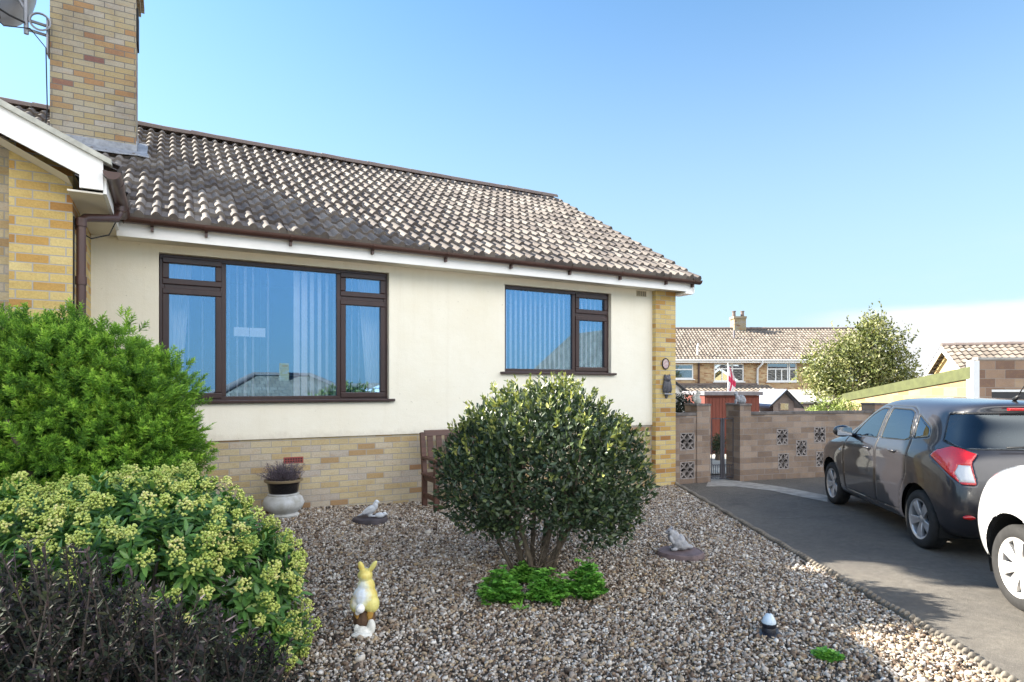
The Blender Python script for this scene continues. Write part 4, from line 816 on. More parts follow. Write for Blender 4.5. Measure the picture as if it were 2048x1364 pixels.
mb = MB(); mb.prism([(.092, .478, .88), (.092, .505, .95), (.092, .54, .95), (.092, .515, .88)], (1.126, 0, 0)); mb.build('top_rail', M_wood, T)
for i in range(9): x = .12 + i * .12; MB().prism([(x, .425, .48), (x, .44, .48), (x, .505, .879), (x, .49, .879)], (.075, 0, 0)).build('back_slat', M_wood, T)
# ------------------------------------------------------------------ garden walls and gate
def frame_from(a, b):
    d = (b - a); d.z = 0; return a, math.atan2(d.y, d.x), d.length
def onwall(px, py, a, rz):                        # along-wall distance and height of an image point on a wall plane
    u, v = (px - 1024) / 1250, (775 - py) / 1250; D = Vector((SN + u * CS, CS - u * SN, v)); n = Vector((-math.sin(rz), math.cos(rz), 0))
    k = (a - Vector((0, 0, 1.6))).dot(n) / D.dot(n); p = Vector((0, 0, 1.6)) + D * k - a
    return p.x * math.cos(rz) + p.y * math.sin(rz), p.z + a.z
M_block = pbr('screen_block_concrete', (.30, .265, .25), .9, var=.3, scale=15, bmp=.5)
def screen(parent, x0, x1, z0, z1, y):
    w, h = x1 - x0, z1 - z0; mb = MB(); ring(mb, x0, x1, z0, z1, .016, y - .004, y + .09); cx, cz = (x0 + x1) / 2, (z0 + z1) / 2
    def bar(pts, r=.011):
        for p, q in zip(pts, pts[1:]):
            d = Vector((q[0] - p[0], 0, q[1] - p[1])); n = Vector((-d.z, 0, d.x)).normalized() * r; a, b = Vector((p[0], y + .004, p[1])), Vector((q[0], y + .004, q[1]))
            mb.prism([a + n, a - n, b - n, b + n], (0, .07, 0))
    for s in (-1, 1):
        bar([(cx - w / 2, cz - s * h / 2), (cx + w / 2, cz + s * h / 2)])
        for t in (-1, 1):                                              # petals bowing from the centre to the edges
            bar([(cx + s * w * .46 * u, cz + t * h * .46 * (u ** .45) * .52 * (1.15 - u * .2)) if 0 else (cx + s * .17 * w * math.sin(u * math.pi), cz + t * h * .48 * u) for u in np.linspace(0, 1, 6)], .009)
            bar([(cx + t * w * .48 * u, cz + s * .17 * h * math.sin(u * math.pi)) for u in np.linspace(0, 1, 6)], .009)
    o = mb.build('screen_block', M_block, parent); return o
def garden_wall(label, a, b, h, blocks, thick=.12):
    a, rz, L = frame_from(a, b); t = thing('garden_wall', label, 'wall', a, rz); hs = []
    for px0, px1, py0, py1 in blocks:
        x0, z1 = onwall(px0, py0, a, rz); x1, z0 = onwall(px1, py1, a, rz); hs.append((x0, x1, z0, z1))
    mb = MB(); xs = sorted({0, L, *[v for q in hs for v in q[:2]]}); zs = sorted({-.6, h, *[v for q in hs for v in q[2:]]})
    for p, q in zip(xs, xs[1:]):
        for c, d in zip(zs, zs[1:]):
            if any(k[0] <= p and q <= k[1] and k[2] <= c and d <= k[3] for k in hs): continue
            mb.poly((p, 0, c), (q, 0, c), (q, 0, d), (p, 0, d))
    mb.poly((0, 0, h), (L, 0, h), (L, thick, h), (0, thick, h)); mb.poly((0, thick, -.6), (L, thick, -.6), (L, thick, h), (0, thick, h)); mb.poly((0, 0, -.6), (0, thick, -.6), (0, thick, h), (0, 0, h)); mb.poly((L, 0, -.6), (L, thick, -.6), (L, thick, h), (L, 0, h))
    mb.build('wall', M_gbrick, t, fix=False)
    mb = MB(); mb.box(-.005, L + .005, -.012, thick + .012, h + .001, h + .05); mb.build('coping', pbr('weathered_coping', (.16, .14, .13), .9, var=.5, scale=6, bmp=.6), t, bevel=.006)
    for k in hs:
        s = screen(t, *k, .0); MB().poly((k[0], .092, k[2]), (k[1], .092, k[2]), (k[1], .092, k[3]), (k[0], .092, k[3])).build('hole_shade_sheet', M_dark, s, fix=False)  # dark sheet closing each pierced hole, added to stand for the shade behind
    return t, rz, L
def pier(t, x0, x1, y0, y1, h, name='pier', m=M_gbrick):
    o = MB().box(x0, x1, y0, y1, -.1, h).build(name, m, t); MB().box(x0 - .012, x1 + .012, y0 - .012, y1 + .012, h + .001, h + .035).build('cap', pbr('pier_cap', (.17, .15, .14), .9, var=.5, scale=9, bmp=.6), o, bevel=.005)
wl, rzl, Ll = garden_wall('low grey block wall with two screen blocks between house corner and gate', Vector((7.195, 7.76, 0)), Vector((7.80, 7.70, 0)), 1.13, [(1360, 1389, 866, 900), (1360, 1389, 924, 957)])
pier(wl, .50, .78, -.02, .30, 1.29)
PA, PB = at(1500, 775, 10.72), at(1745, 775, 11.45); PA.z = PB.z = 0; PE = PA + (PB - PA) * 1.0
wr_, rzr, Lr = garden_wall('longer mauve grey block wall with five screen blocks running behind the dark car', PA, PE, 1.13, [(1553, 1576, 858, 889), (1592, 1614, 880, 912), (1556, 1578, 907, 938), (1628, 1651, 854, 885), (1632, 1654, 903, 933)])
pier(wr_, -.22, -.002, -.03, .36, 1.29); pier(wr_, Lr + .002, Lr + .30, -.05, .25, 1.28, 'end_pier', M_fbrick)
# statues on the gate piers
def statue(label, p, rz, m, flip):
    t = thing('stone_cat', label, 'statue', p, rz, 'stone animals on the gate piers')
    if flip: b = [((0, 0, .06), (.07, .05, .06)), ((-.05, 0, .10), (.035, .04, .07), (0, -20, 0)), ((-.075, 0, .165), (.035, .033, .033)), ((.06, 0, .05), (.04, .045, .055)), ((-.06, .018, .2), (.01, .008, .02)), ((-.06, -.018, .2), (.01, .008, .02)), ((.03, .0, .105), (.06, .04, .04), (0, 25, 0)), ((-.08, .02, .03), (.018, .016, .05)), ((-.08, -.02, .03), (.018, .016, .05))]
    else: b = [((0, 0, .06), (.055, .05, .07)), ((0, 0, .12), (.04, .038, .06)), ((.02, 0, .185), (.035, .033, .032)), ((.0, .018, .215), (.01, .009, .018)), ((.0, -.018, .215), (.01, .009, .018)), ((.05, 0, .175), (.015, .013, .012)), ((-.05, 0, .09), (.035, .025, .07), (0, -10, 0)), ((.045, .02, .05), (.014, .014, .05)), ((.045, -.02, .05), (.014, .014, .05))]
    blob('body', b, m, t, .007, 2)
statue('pale stone animal sitting upright on the pier nearest the house', wl.matrix_basis @ Vector((.62, .12, 1.325)), R(-20), M_stone, False)
_m = Matrix.Translation(PA) @ Matrix.Rotation(rzr, 4, 'Z')
statue('grey stone cat with arched back on the pier of the longer wall', _m @ Vector((-.12, .10, 1.325)), R(-28), M_grey, True)
# wrought iron gate
ga, gb = at(1422, 775, 10.75), at(1469, 775, 10.8); ga.z = gb.z = 0; ga, rg, Lg = frame_from(ga, gb)
T = thing('iron_gate', 'slim dark metal double gate between the two block piers', 'gate', ga, rg); M_iron = pbr('dark_iron', (.09, .085, .10), .5, metal=.4, var=.3)
for x0, x1 in ((.012, Lg / 2 - .006), (Lg / 2 + .006, Lg - .012)):
    mb = MB(); sx = x1 - .028 if x0 < .1 else x0
    mb.box(sx, sx + .028, 0, .03, .03, 1.07); mb.box(x0, x1, .008, .022, 1.056, 1.072)
    ox = x0 if x0 < .1 else x1 - .012; mb.box(ox, ox + .012, .008, .022, .03, 1.05)
    mb.box(x0, x1, .008, .022, .26, .272); mb.box(x0, x1, .008, .022, .06, .072)
    for i in range(1, 5): x = x0 + (x1 - x0) * i / 5; mb.box(x - .004, x + .004, .011, .019, .073, .259)
    for i in range(3):
        c = x0 + (x1 - x0) * (i + .5) / 3; mb.tube([(c + .02 * math.cos(w), .015, .045 + .02 * math.sin(w)) for w in np.linspace(0, 2 * math.pi, 11)], .004, 5)
    mb.build('leaf', M_iron, T, fix=True)
# ------------------------------------------------------------------ beyond the wall (street frame: right, away)
def place(name, label, cat, f=0., rz=0.): return thing(name, label, cat, cf(0, f, 0), -TH + rz)
M_redw = pbr('red_brown_planks', (.15, .034, .022), .65, var=.35, scale=5, stretch=(8, 8, .4), bmp=.2)
M_felt = pbr('grey_felt_roof', (.20, .19, .21), .9, var=.25)
T = place('timber_shed', 'red brown boarded shed with flat grey roof behind the gate', 'shed', 19); z0 = -.45
mb = MB()
for i in range(9): mb.box(5.90 + i * .098, 5.994 + i * .098, -.02, .0, z0 + .06, 1.29)
d_ = mb.build('door', M_redw, T, bevel=.006); MB().box(5.98, 6.02, -.028, -.021, .45, .62).build('handle', M_dark, d_)
mb = MB(); mb.box(5.86, 7.52, .001, 2.2, z0 - .2, 1.36)
for i in range(6): mb.box(6.80 + i * .118, 6.914 + i * .118, -.018, .0, z0, 1.30)
mb.build('wall', M_redw, T); MB().box(5.80, 7.58, -.14, 2.3, 1.365, 1.475).build('roof', M_felt, T, bevel=.01)
# terrace
M_upvc = pbr('white_upvc', (.78, .79, .80), .35, var=.04); M_pane = glass('far_window_glass', .30, (.35, .4, .45), (.75, .88, 1.0))
def terrace():
    T = place('terraced_house', 'brown brick terraced houses with long tiled roof beyond the garden wall', 'house', 37); k = 33.78
    def X(px): return (px - 1024) / k
    def Z(py): return 1.6 + (775 - py) / k
    wins = [(1345, 1387, 728, 758, .36, ()), (1428, 1488, 727, 763, .28, (.28, .56)), (1534, 1594, 725, 763, .34, (.30, .5, .70)), (1660, 1720, 726, 762, .3, (.5,)), (1270, 1312, 728, 760, .3, (.5,))]
    hs = [(X(a), X(b), Z(d), Z(c)) for a, b, c, d, *_ in wins]; mb = MB(); holes(mb, X(1180), X(1775), -2.4, 3.25, 0, hs, .12); mb.build('wall', M_tbrick, T, fix=False)
    MB().poly((X(1180), .9, -2), (X(1775), .9, -2), (X(1775), .9, 3.2), (X(1180), .9, 3.2)).build('room_lining', M_dark, T, fix=False)
    for (a, b, c, d), (_, _, _, _, tr, mu) in zip(hs, wins):
        mb = MB(); ring(mb, a, b, c, d, .075, .04, .10); zt = d - (d - c) * tr; mb.box(a + .075, b - .075, .042, .098, zt - .035, zt + .035)
        for u in mu: x = a + (b - a) * u; mb.box(x - .03, x + .03, .044, .096, c + .075, zt - .035 if u != mu[-1] or len(mu) < 3 else d - .075)
        if len(mu) >= 2: x = a + (b - a) * (mu[-1] + .06); mb.box(x - .035, x + .035, .046, .094, c + .076, d - .076)
        w = mb.build('window', M_upvc, T); MB().box(a + .07, b - .07, .066, .072, c + .07, d - .07).build('pane', M_pane, w); MB().box(a - .06, b + .06, -.06, .06, c - .06, c - .002).build('sill', M_upvc, w)
        mb = MB(); n = 9
        for s in (0, 1):
            for i in range(4): x = (a + .1 + i * .07) if s == 0 else (b - .1 - i * .07); mb.poly((x, .30 + .03 * (i % 2), c), (x + .07, .30 + .03 * ((i + 1) % 2), c), (x + .07, .30 + .03 * ((i + 1) % 2), d), (x, .30 + .03 * (i % 2), d))
        mb.build('curtain', M_slat, w, fix=False)
    u = norm(np.array([0, 4.1, 2.15])); L = math.hypot(4.1, 2.15)
    rf = tile_roof('roof', (X(1180), -.42, 3.24), (1, 0, 0), u, X(1775) - X(1180), L, M_tile2, T, roll=.205, gauge=.34, amp=.05, thick=.04, seg=5)
    tile_roof('roof_back', (X(1775), 7.8, 3.24), (-1, 0, 0), np.array([0, -u[1], u[2]]), X(1775) - X(1180), L, M_tile2, rf, roll=.41, gauge=.34, seg=3)
    ridge_tiles('ridge_tile', (X(1180), 3.7, 5.45), (X(1775), 3.7, 5.45), M_ridge, rf)
    c = MB().box(X(1463) * 1.105, X(1486) * 1.105, 3.35, 4.1, 4.6, 6.05); c.box(X(1462) * 1.103, X(1487) * 1.105, 3.30, 4.15, 6.051, 6.2); c = c.build('chimney', M_cbrick, T)
    for x in (14.45, 15.0): MB().lathe([(.12, 6.2), (.10, 6.5), (.13, 6.52), (.13, 6.58)], 12, (x, 3.7, 0)).build('chimney_pot', M_ridge, c, smooth=40)
    MB().box(X(1180), X(1775), -.40, -.36, 3.05, 3.22).build('fascia', M_upvc, T); MB().box(X(1180), X(1775), -.355, .0, 3.06, 3.09).build('soffit', M_upvc, T)
    mb = MB(); mb.tube([(X(1180), -.46, 3.20), (X(1775), -.46, 3.20)], .055, 8); mb.build('gutter', M_upvc, T, smooth=60)
    MB().tube([(X(1397), -.08, 3.1), (X(1397), -.08, 1.4)], .055, 8).build('downpipe', M_brownp, T, smooth=60)
    MB().tube([(X(1519), -.46, 3.18), (X(1519), -.44, 3.0), (X(1514), -.1, 2.72), (X(1513.5), -.09, 1.5)], .06, 8).build('downpipe', M_upvc, T, smooth=60)
    MB().tube([(X(1469) * 1.06, 2.3, 4.4), (X(1469) * 1.06, 2.3, 5.2)], .07, 8).build('vent_pipe', M_felt, rf, smooth=60)
    mb = MB(); mb.tube([(X(1396), .1, 3.4), (X(1396), .1, 4.05), (X(1396) + .06, .1, 4.2)], .05, 8); mb.build('flue', M_upvc, rf, smooth=60)
    # lean-to along the back
    u2 = norm(np.array([0, 3.2, .62])); L2 = math.hypot(3.2, .62)
    lf = tile_roof('lean_to_roof', (9.15, -3.3, 1.10), (1, 0, 0), u2, 5.9, L2, M_tile2, T, roll=.25, gauge=.34, amp=.05, thick=.035, seg=5)
    mb = MB(); mb.box(9.25, 14.95, -3.0, -.01, -2.4, 1.09); mb.build('lean_to_wall', M_lbrick, T); MB().box(9.1, 15.1, -3.36, -3.32, .93, 1.11).build('lean_to_fascia', M_upvc, T); MB().box(9.2, X(1513), -.16, -.001, 1.62, 1.85).build('lean_to_flashing', M_ridge, T)
terrace()
# white outbuilding with dark barge
T = place('outbuilding', 'white rendered outbuilding with dark sloping barge board, just past the house corner', 'outbuilding', 25)
def gablebox(T, x0, x1, xa, ze, za, zb, depth, mw, mr, mbarge, bw=.14, tiles=None):
    mb = MB(); mb.prism([(x0, 0, zb), (x1, 0, zb), (x1, 0, ze), (xa, 0, za), (x0, 0, ze)], (0, depth, 0)); mb.build('wall', mw, T)
    mb = MB()
    for s, e in ((x0, -1), (x1, 1)):
        sl_ = (za - ze) / (xa - s); ex = s + e * .22; zz = ze + sl_ * (ex - s)
        mb.prism([(ex, -.22, zz + .03), (ex, -.22, zz + .09), (xa, -.22, za + .09), (xa, -.22, za + .03)], (0, depth + .44, 0))
    rf = mb.build('roof', mr, T); mb = MB()
    for s, e in ((x0, -1), (x1, 1)):
        sl_ = (za - ze) / (xa - s); ex = s + e * .22; zz = ze + sl_ * (ex - s)
        mb.prism([(ex, -.25, zz + .07), (ex, -.25, zz + .07 - bw), (xa, -.25, za + .07 - bw), (xa, -.25, za + .07)], (0, .027, 0))
    mb.build('barge_board', mbarge, T); return rf
gablebox(T, 4.5, 7.30, 5.9, 1.12, 2.25, -1.5, 5, pbr('white_render', (.75, .75, .74), .8, var=.1), M_felt, M_dark, .10)
# small shed and pale store beside it
T = place('garden_shed', 'small grey gabled shed with dark barge boards beyond the longer wall', 'shed', 20); M_shed = pbr('grey_shed_boards', (.22, .19, .19), .8, var=.3, scale=6, stretch=(.5, .5, 6))
gablebox(T, 8.36, 9.02, 8.70, 1.13, 1.46, -1, 1.6, M_shed, pbr('blue_grey_felt', (.20, .23, .30), .6, var=.2), M_dark, .05)
w = MB().box(8.55, 8.86, -.03, -.002, .86, 1.12).build('window', M_shed, T); MB().box(8.58, 8.83, -.036, -.031, .89, 1.09).build('pane', M_pane, w)
T = place('garden_store', 'low store with pale sunlit sloping roof beside the grey shed', 'shed', 21.5); mb = MB(); mb.prism([(9.35, 0, -1), (11.6, 0, -1), (11.6, 0, 1.05), (9.35, 0, 1.05)], (0, 2, 0)); mb.build('wall', pbr('pink_grey_wall', (.42, .34, .31), .85, var=.2), T)
mb = MB(); mb.prism([(9.25, -.15, 1.06), (9.25, -.15, 1.12), (9.25, 1.1, 1.52), (9.25, 2.2, 1.30), (9.25, 2.2, 1.24), (9.25, 1.1, 1.46)], (2.4, 0, 0)); mb.build('roof', pbr('pale_sheet_roof', (.62, .60, .56), .7, var=.15), T)
# flag
T = place('flag_pole', 'slim white flagpole with a limp white and red flag above the shed roof', 'flag', 23.5); bx_ = (1456 - 1024) / 1250 * 23.5
MB().tube([(bx_, 0, -.9), (bx_, 0, 2.52)], .018, 8).build('pole', M_upvc, T, smooth=60)
m, t, p, o = nm('flag_cloth'); uvn = nd(t, 'ShaderNodeUVMap'); uvn.uv_map = 'UVMap'; s = nd(t, 'ShaderNodeSeparateXYZ'); t.links.new(uvn.outputs[0], s.inputs[0])
def band(src, a, b):
    x = nd(t, 'ShaderNodeMath', operation='GREATER_THAN'); t.links.new(src, x.inputs[0]); x.inputs[1].default_value = a; y = nd(t, 'ShaderNodeMath', operation='LESS_THAN'); t.links.new(src, y.inputs[0]); y.inputs[1].default_value = b
    q = nd(t, 'ShaderNodeMath', operation='MULTIPLY'); t.links.new(x.outputs[0], q.inputs[0]); t.links.new(y.outputs[0], q.inputs[1]); return q.outputs[0]
mx = nd(t, 'ShaderNodeMath', operation='MAXIMUM'); t.links.new(band(s.outputs[0], .42, .58), mx.inputs[0]); t.links.new(band(s.outputs[1], .40, .60), mx.inputs[1])
t.links.new(mixc(t, mx.outputs[0], (.82, .78, .78), (.66, .05, .13)), p.inputs['Base Color']); p.inputs['Roughness'].default_value = .8
mb = MB(); nu, nv = 16, 10; uvs = []
for j in range(nv):
    for i in range(nu):
        u, v = i / (nu - 1), j / (nv - 1); wdt = .10 + .15 * math.sin(min(1, (1 - v) * 1.15) * math.pi) ; mb.v.append((bx_ + .01 + u * wdt * 1.1, .05 * math.sin(u * 17 + v * 2) * u ** .3, 1.45 + v * 1.02 - u * .28 * (1 - .2 * v))); uvs.append((u, v))
for j in range(nv - 1):
    for i in range(nu - 1): mb.f.append((j * nu + i, j * nu + i + 1, (j + 1) * nu + i + 1, (j + 1) * nu + i))
fo = mb.build('cloth', m, T, smooth=180, fix=False)
for l, vi in zip(fo.data.uv_layers['UVMap'].data, [q for pl in fo.data.polygons for q in pl.vertices]): l.uv = uvs[vi]
# garage with green fascia
M_green = pbr('green_fascia', (.085, .095, .032), .6, var=.25, scale=5)
T = place('flat_roof_garage', 'yellow brick flat roofed garage with green fascia beyond the dark car', 'garage', 14); xg = 10.28
mb = MB(); mb.poly((xg, 0, -.4), (xg, 5.3, -.8), (xg, 5.3, 1.36), (xg, 0, 2.03)); mb.poly((xg, 5.3, -.8), (15, 5.3, -.8), (15, 5.3, 1.36), (xg, 5.3, 1.36)); mb.build('side_wall', M_lbrick, T, fix=False)
mb = MB(); mb.prism([(xg - .04, -.02, 1.80), (xg - .04, 5.4, 1.17), (xg - .04, 5.4, 1.40), (xg - .04, -.02, 2.07)], (.036, 0, 0)); mb.build('fascia', M_green, T)
mb = MB(); mb.poly((xg - .04, -.02, 2.072), (15, -.02, 2.072), (15, 5.4, 1.402), (xg - .04, 5.4, 1.402)); mb.build('roof', M_felt, T, fix=False)
mb = MB(); mb.box(xg + .12, 15, -.06, -.001, 1.56, 2.22); mb.box(xg + .12, xg + .42, -.06, -.001, -.3, 1.559); mb.build('front_wall', M_fbrick, T); mb = MB(); mb.box(xg - .03, xg + .118, -.10, .10, -.4, 2.20); mb.build('corner_pier', M_upvc, T)
mb = MB(); mb.box(xg + .10, 15, -.08, .10, 2.221, 2.27); mb.build('coping', pbr('coping_stone', (.42, .40, .37), .9, var=.3), T); d_ = MB().box(xg + .425, 13.2, -.02, -.001, -.3, 1.50).build('door', pbr('dark_door', (.018, .02, .028), .4, var=.2), T); mb = MB(); mb.box(xg + .425, 13.2, -.05, -.001, 1.502, 1.555); mb.build('lintel', M_upvc, T)
# bungalow behind the garage
b0 = cf(16.24, 22.2); b1 = cf(17.5, 25.9); dv = (b1 - b0); rz = math.atan2(dv.y, dv.x)
T = thing('bungalow', 'bungalow with white barge boards and brown tiles behind the flat roofed garage', 'house', b0, rz); L_ = dv.length
mb = MB(); mb.prism([(0, 0, -1.5), (L_, 0, -1.5), (L_, 0, 2.25), (L_ / 2, 0, 3.15), (0, 0, 2.25)], (0, -11, 0)); mb.build('wall', pbr('pale_yellow_render', (.66, .50, .25), .9, var=.12), T)
sp_ = (3.15 - 2.25) / (L_ / 2); ur = norm(np.array([1, 0, sp_])); Lr_ = math.hypot(L_ / 2 + .3, sp_ * (L_ / 2 + .3))
rf = tile_roof('roof', (-.3, .3, 2.25 - .3 * sp_ + .06), (0, -1, 0), ur, 11.5, Lr_, M_tile2, T, roll=.22, gauge=.34, amp=.045, seg=4)
tile_roof('roof_back', (L_ + .3, -11.2, 2.25 - .3 * sp_ + .06), (0, 1, 0), np.array([-ur[0], 0, ur[2]]), 11.5, Lr_, M_tile2, rf, roll=.44, gauge=.34, seg=3); ridge_tiles('ridge_tile', (L_ / 2, .3, 3.24), (L_ / 2, -11.2, 3.24), M_ridge, rf)
mb = MB()
for s, e in ((-.3, 1), (L_ + .3, -1)): mb.prism([(s, .27, 2.25 - .3 * sp_ + .04), (s, .27, 2.25 - .3 * sp_ - .18), (L_ / 2, .27, 3.15 - .16), (L_ / 2, .27, 3.15 + .04)], (0, .03, 0))
mb.build('barge_board', M_upvc, T)
# ------------------------------------------------------------------ trees and shrubs beyond the wall
def tree(name, label, cat, b, ell, n, ls, cols, trunk, seed, lo=.35, trans=.3, group=None, sprigs=0):
    t = thing(name, label, cat, b, group=group); P, N = shell(ell, n, lo, 1.02, .16, 4, seed)
    if sprigs:
        S, SN_ = shell(ell, sprigs, .9, 1.02, .1, 4, seed); S, SN_ = S[SN_[:, 2] > .0], SN_[SN_[:, 2] > .0]; ax = norm(SN_ * .8 + np.array([0, 0, .6]) + rng.normal(0, .3, S.shape)); k = 10
        Q = (S[:, None] + ax[:, None] * np.linspace(0, 1, k)[None, :, None] * rng.uniform(.2, .75, (len(S), 1, 1))).reshape(-1, 3) + rng.normal(0, .03, (len(S) * k, 3)); P = np.concatenate([P, Q]); N = np.concatenate([N, np.repeat(ax, k, 0)])
    n = len(P); D = norm(N * .4 + rng.normal(0, .6, P.shape) + np.array([0, 0, .1])); v, f = scatter(*SIMPLE, vrot(P), vrot(D), vrot(norm(N + rng.normal(0, .6, P.shape))), rng.uniform(.7, 1.3, n) * ls, ls * .55)
    npmesh('crown', v, f, leafmat(name + '_leaf', cols, .5, trans, .4), t, np.repeat(np.clip(rng.normal(.5, .26, n) + .18 * np.sin(P[:, 0] * 5 + P[:, 2] * 4), 0, 1), 2))
    mb = MB(); mb.tube([(0, 0, -.3), (.03, 0, trunk * .5), (0, 0, trunk)], [.13, .10, .06], 8)
    for i, (c, r) in enumerate(ell): q = vrot(np.array([c]))[0]; mb.tube([(0, 0, trunk * .6), tuple(q * .6 + np.array([0, 0, trunk * .25])), tuple(q), tuple(q + np.array([.0, .0, r[2] * .6]))], [.06, .045, .03, .012], 6)
    mb.build('trunk', M_bark, t, smooth=180, uv=False, fix=False)
TC = [(0, (.045, .06, .018)), (.3, (.10, .125, .035)), (.6, (.20, .22, .07)), (.85, (.36, .36, .16)), (1, (.50, .48, .28))]
tree('variegated_tree', 'tall loose tree with yellow green variegated leaves beyond the longer wall', 'tree', cf(12.15, 22, -.75), [((-.1, 0, 2.6), (1.75, 1.4, 1.5)), ((-1.05, 0, 3.0), (.85, .9, .95)), ((.75, 0, 3.7), (1.05, .95, 1.05)), ((.1, 0, 3.35), (1.1, 1., 1.1)), ((1.3, 0, 2.6), (.85, .9, 1.1)), ((-.9, -.3, 1.9), (.95, .8, .8)), ((.55, 0, 4.45), (.55, .5, .55))], 20000, .115, TC, 2.6, 3, sprigs=170)
tree('light_green_shrub', 'pale green sunlit shrub just above the longer wall below the tree', 'shrub', cf(8.1, 16, -.25), [((0, 0, 1.05), (.55, .5, .5)), ((.45, 0, 1.15), (.4, .4, .42)), ((-.35, .1, .95), (.35, .4, .4))], 3200, .075, [(0, (.07, .10, .02)), (.4, (.17, .23, .05)), (.8, (.33, .38, .12)), (1, (.48, .50, .26))], .7, 5)
tree('dark_leaved_shrub', 'dark green shrub behind the low wall at the house corner', 'shrub', cf(3.36, 12.0, 0), [((0, 0, 1.15), (.28, .3, .36)), ((-.16, 0, 1.25), (.2, .25, .26)), ((.14, 0, 1.0), (.24, .25, .3))], 2600, .05, [(0, (.018, .030, .022)), (.6, (.04, .055, .042)), (1, (.08, .09, .09))], .7, 6)
for p_, l_ in ((cf(21.0, 33, -1.6), 'dull olive tree far behind the garage, nearest the variegated tree'), (cf(24.4, 37, -1.9), 'dull olive tree far behind the garage, lower one nearer the gabled bungalow')):
    tree('far_tree', l_, 'tree', p_, [((0, 0, 2.4), (1.4, 1.3, 1.3)), ((1.2, 0, 2.1), (1.1, 1, .9)), ((-1.1, 0, 2.6), (1.1, 1., 1.1))], 3600, .18, [(0, (.05, .06, .03)), (.5, (.11, .11, .05)), (1, (.20, .18, .10))], 2.0, 9, group='far trees behind the garage')
T = cf(5.25, 15.3, -.15)
tree('potted_shrub', 'dark bushy plant in front of the red brown shed door', 'plant', cf(4.97, 15.0, -.12), [((0, 0, .42), (.17, .17, .24)), ((-.08, 0, .28), (.15, .15, .2))], 900, .05, [(0, (.015, .028, .015)), (1, (.06, .08, .04))], .3, 11)
# ------------------------------------------------------------------ houses across the street (behind the viewer, seen mirrored in the windows)
def hip(label, x0, x1, y0, y1, ze, zr, zb, inset, chim=None, nm_='hipped_house'):
    T = thing(nm_, label, 'house'); MB().box(x0 + .4, x1 - .4, y0 + .4, y1 - .4, zb, ze + .02).build('wall', M_tbrick, T); ym = (y0 + y1) / 2
    a, b, c, d, e, f = (x0, y0, ze), (x1, y0, ze), (x1, y1, ze), (x0, y1, ze), (x0 + inset, ym, zr), (x1 - inset, ym, zr)
    mb = MB(); mb.poly(a, b, f, e); mb.poly(c, d, e, f); mb.poly(b, c, f); mb.poly(d, a, e); rf = mb.build('roof', M_tile3, T)
    for p, q in ((a, e), (d, e), (b, f), (c, f), (e, f)): ridge_tiles('ridge_tile', Vector(p) + Vector((0, 0, .05)), Vector(q) + Vector((0, 0, .05)), M_ridge, rf)
    MB().box(x0, x1, y1 - .001, y1 + .03, ze - .16, ze - .01).build('fascia', M_upvc, T)
    if chim: cx, cy_, w, z = chim; MB().box(cx - w, cx + w, cy_ - w, cy_ + w, ze, z).build('chimney', M_cbrick, T)
M_tile3 = brick('brown_flat_tile', [(0, (.16, .13, .10)), (1, (.26, .22, .18))], (.08, .07, .06), w=.3, h=.3, ms=.03, dirt=.3)
hip('hipped brown roof bungalow across the street, mirrored in the large window', -.3, 8.6, -17, -8.2, .30, 2.12, -2.8, 3.3, (4.15, -12.2, .17, 2.62))
hip('low hipped house further along the street, mirrored at the window edge', -15, -4.6, -20, -11, .4, 2.0, -2.8, 3.)
T = thing('gabled_house', 'white gabled house across the street, mirrored in the small window', 'house', (25.3, -9.2, 0), R(180)); gablebox(T, -1.5, 6.2, 2.35, 1.9, 5.0, -1, 9, M_stone, M_tile3, M_upvc, .34)
T = thing('gabled_house', 'small house with white gable across the street, mirrored at the foot of the large window', 'house', (11.0, -15.0, 0), R(180)); gablebox(T, -1.5, 4.6, 1.7, .7, 1.75, -2.8, 7, M_tbrick, M_tile3, M_upvc, .18)
# ------------------------------------------------------------------ cars
def paint(name, col, metal=.0, rough=.3, flake=0.):
    m, t, p, o = nm(name); p.inputs['Base Color'].default_value = (*col, 1); p.inputs['Metallic'].default_value = metal; p.inputs['Roughness'].default_value = rough
    p.inputs['Coat Weight'].default_value = 1.; p.inputs['Coat Roughness'].default_value = .03
    d = noise(t, 3, 6, .7); r = nd(t, 'ShaderNodeMapRange'); r.inputs[3].default_value = rough * .8; r.inputs[4].default_value = rough * 1.4; t.links.new(d, r.inputs[0]); t.links.new(r.outputs[0], p.inputs['Roughness'])
    return m
M_paintd = paint('dark_grey_metallic', (.021, .0205, .026), .10, .32); M_paintw = paint('white_car_paint', (.64, .645, .65), 0, .4)
M_carglass = glass('car_glass', .22, (.10, .12, .14), (.8, .92, 1.0)); M_backglass = glass('rear_glass', .08, (.16, .17, .19), (.8, .92, 1.0)); M_trim = pbr('black_trim', (.012, .012, .013), .5, var=.1); M_tyre = pbr('tyre_rubber', (.022, .021, .021), .85, var=.3, scale=20, bmp=.2)
M_rim = pbr('silver_rim', (.55, .55, .57), .32, metal=.6, var=.1); M_chrome = pbr('chrome', (.75, .75, .77), .1, metal=1, var=0); M_well = pbr('wheel_well', (.012, .012, .012), .9, var=0)
def lens(name, col, rough=.08):
    m, t, p, o = nm(name); p.inputs['Base Color'].default_value = (*col, 1); p.inputs['Roughness'].default_value = rough; p.inputs['Coat Weight'].default_value = 1; p.inputs['Coat Roughness'].default_value = .02
    bump(t, p, noise(t, 60, 3, .5), .25, .01); return m
M_red = lens('red_lamp_lens', (.55, .012, .015)); M_clear = lens('clear_lamp_lens', (.55, .56, .58)); M_seat = pbr('seat_fabric', (.06, .065, .08), .9, var=.2)
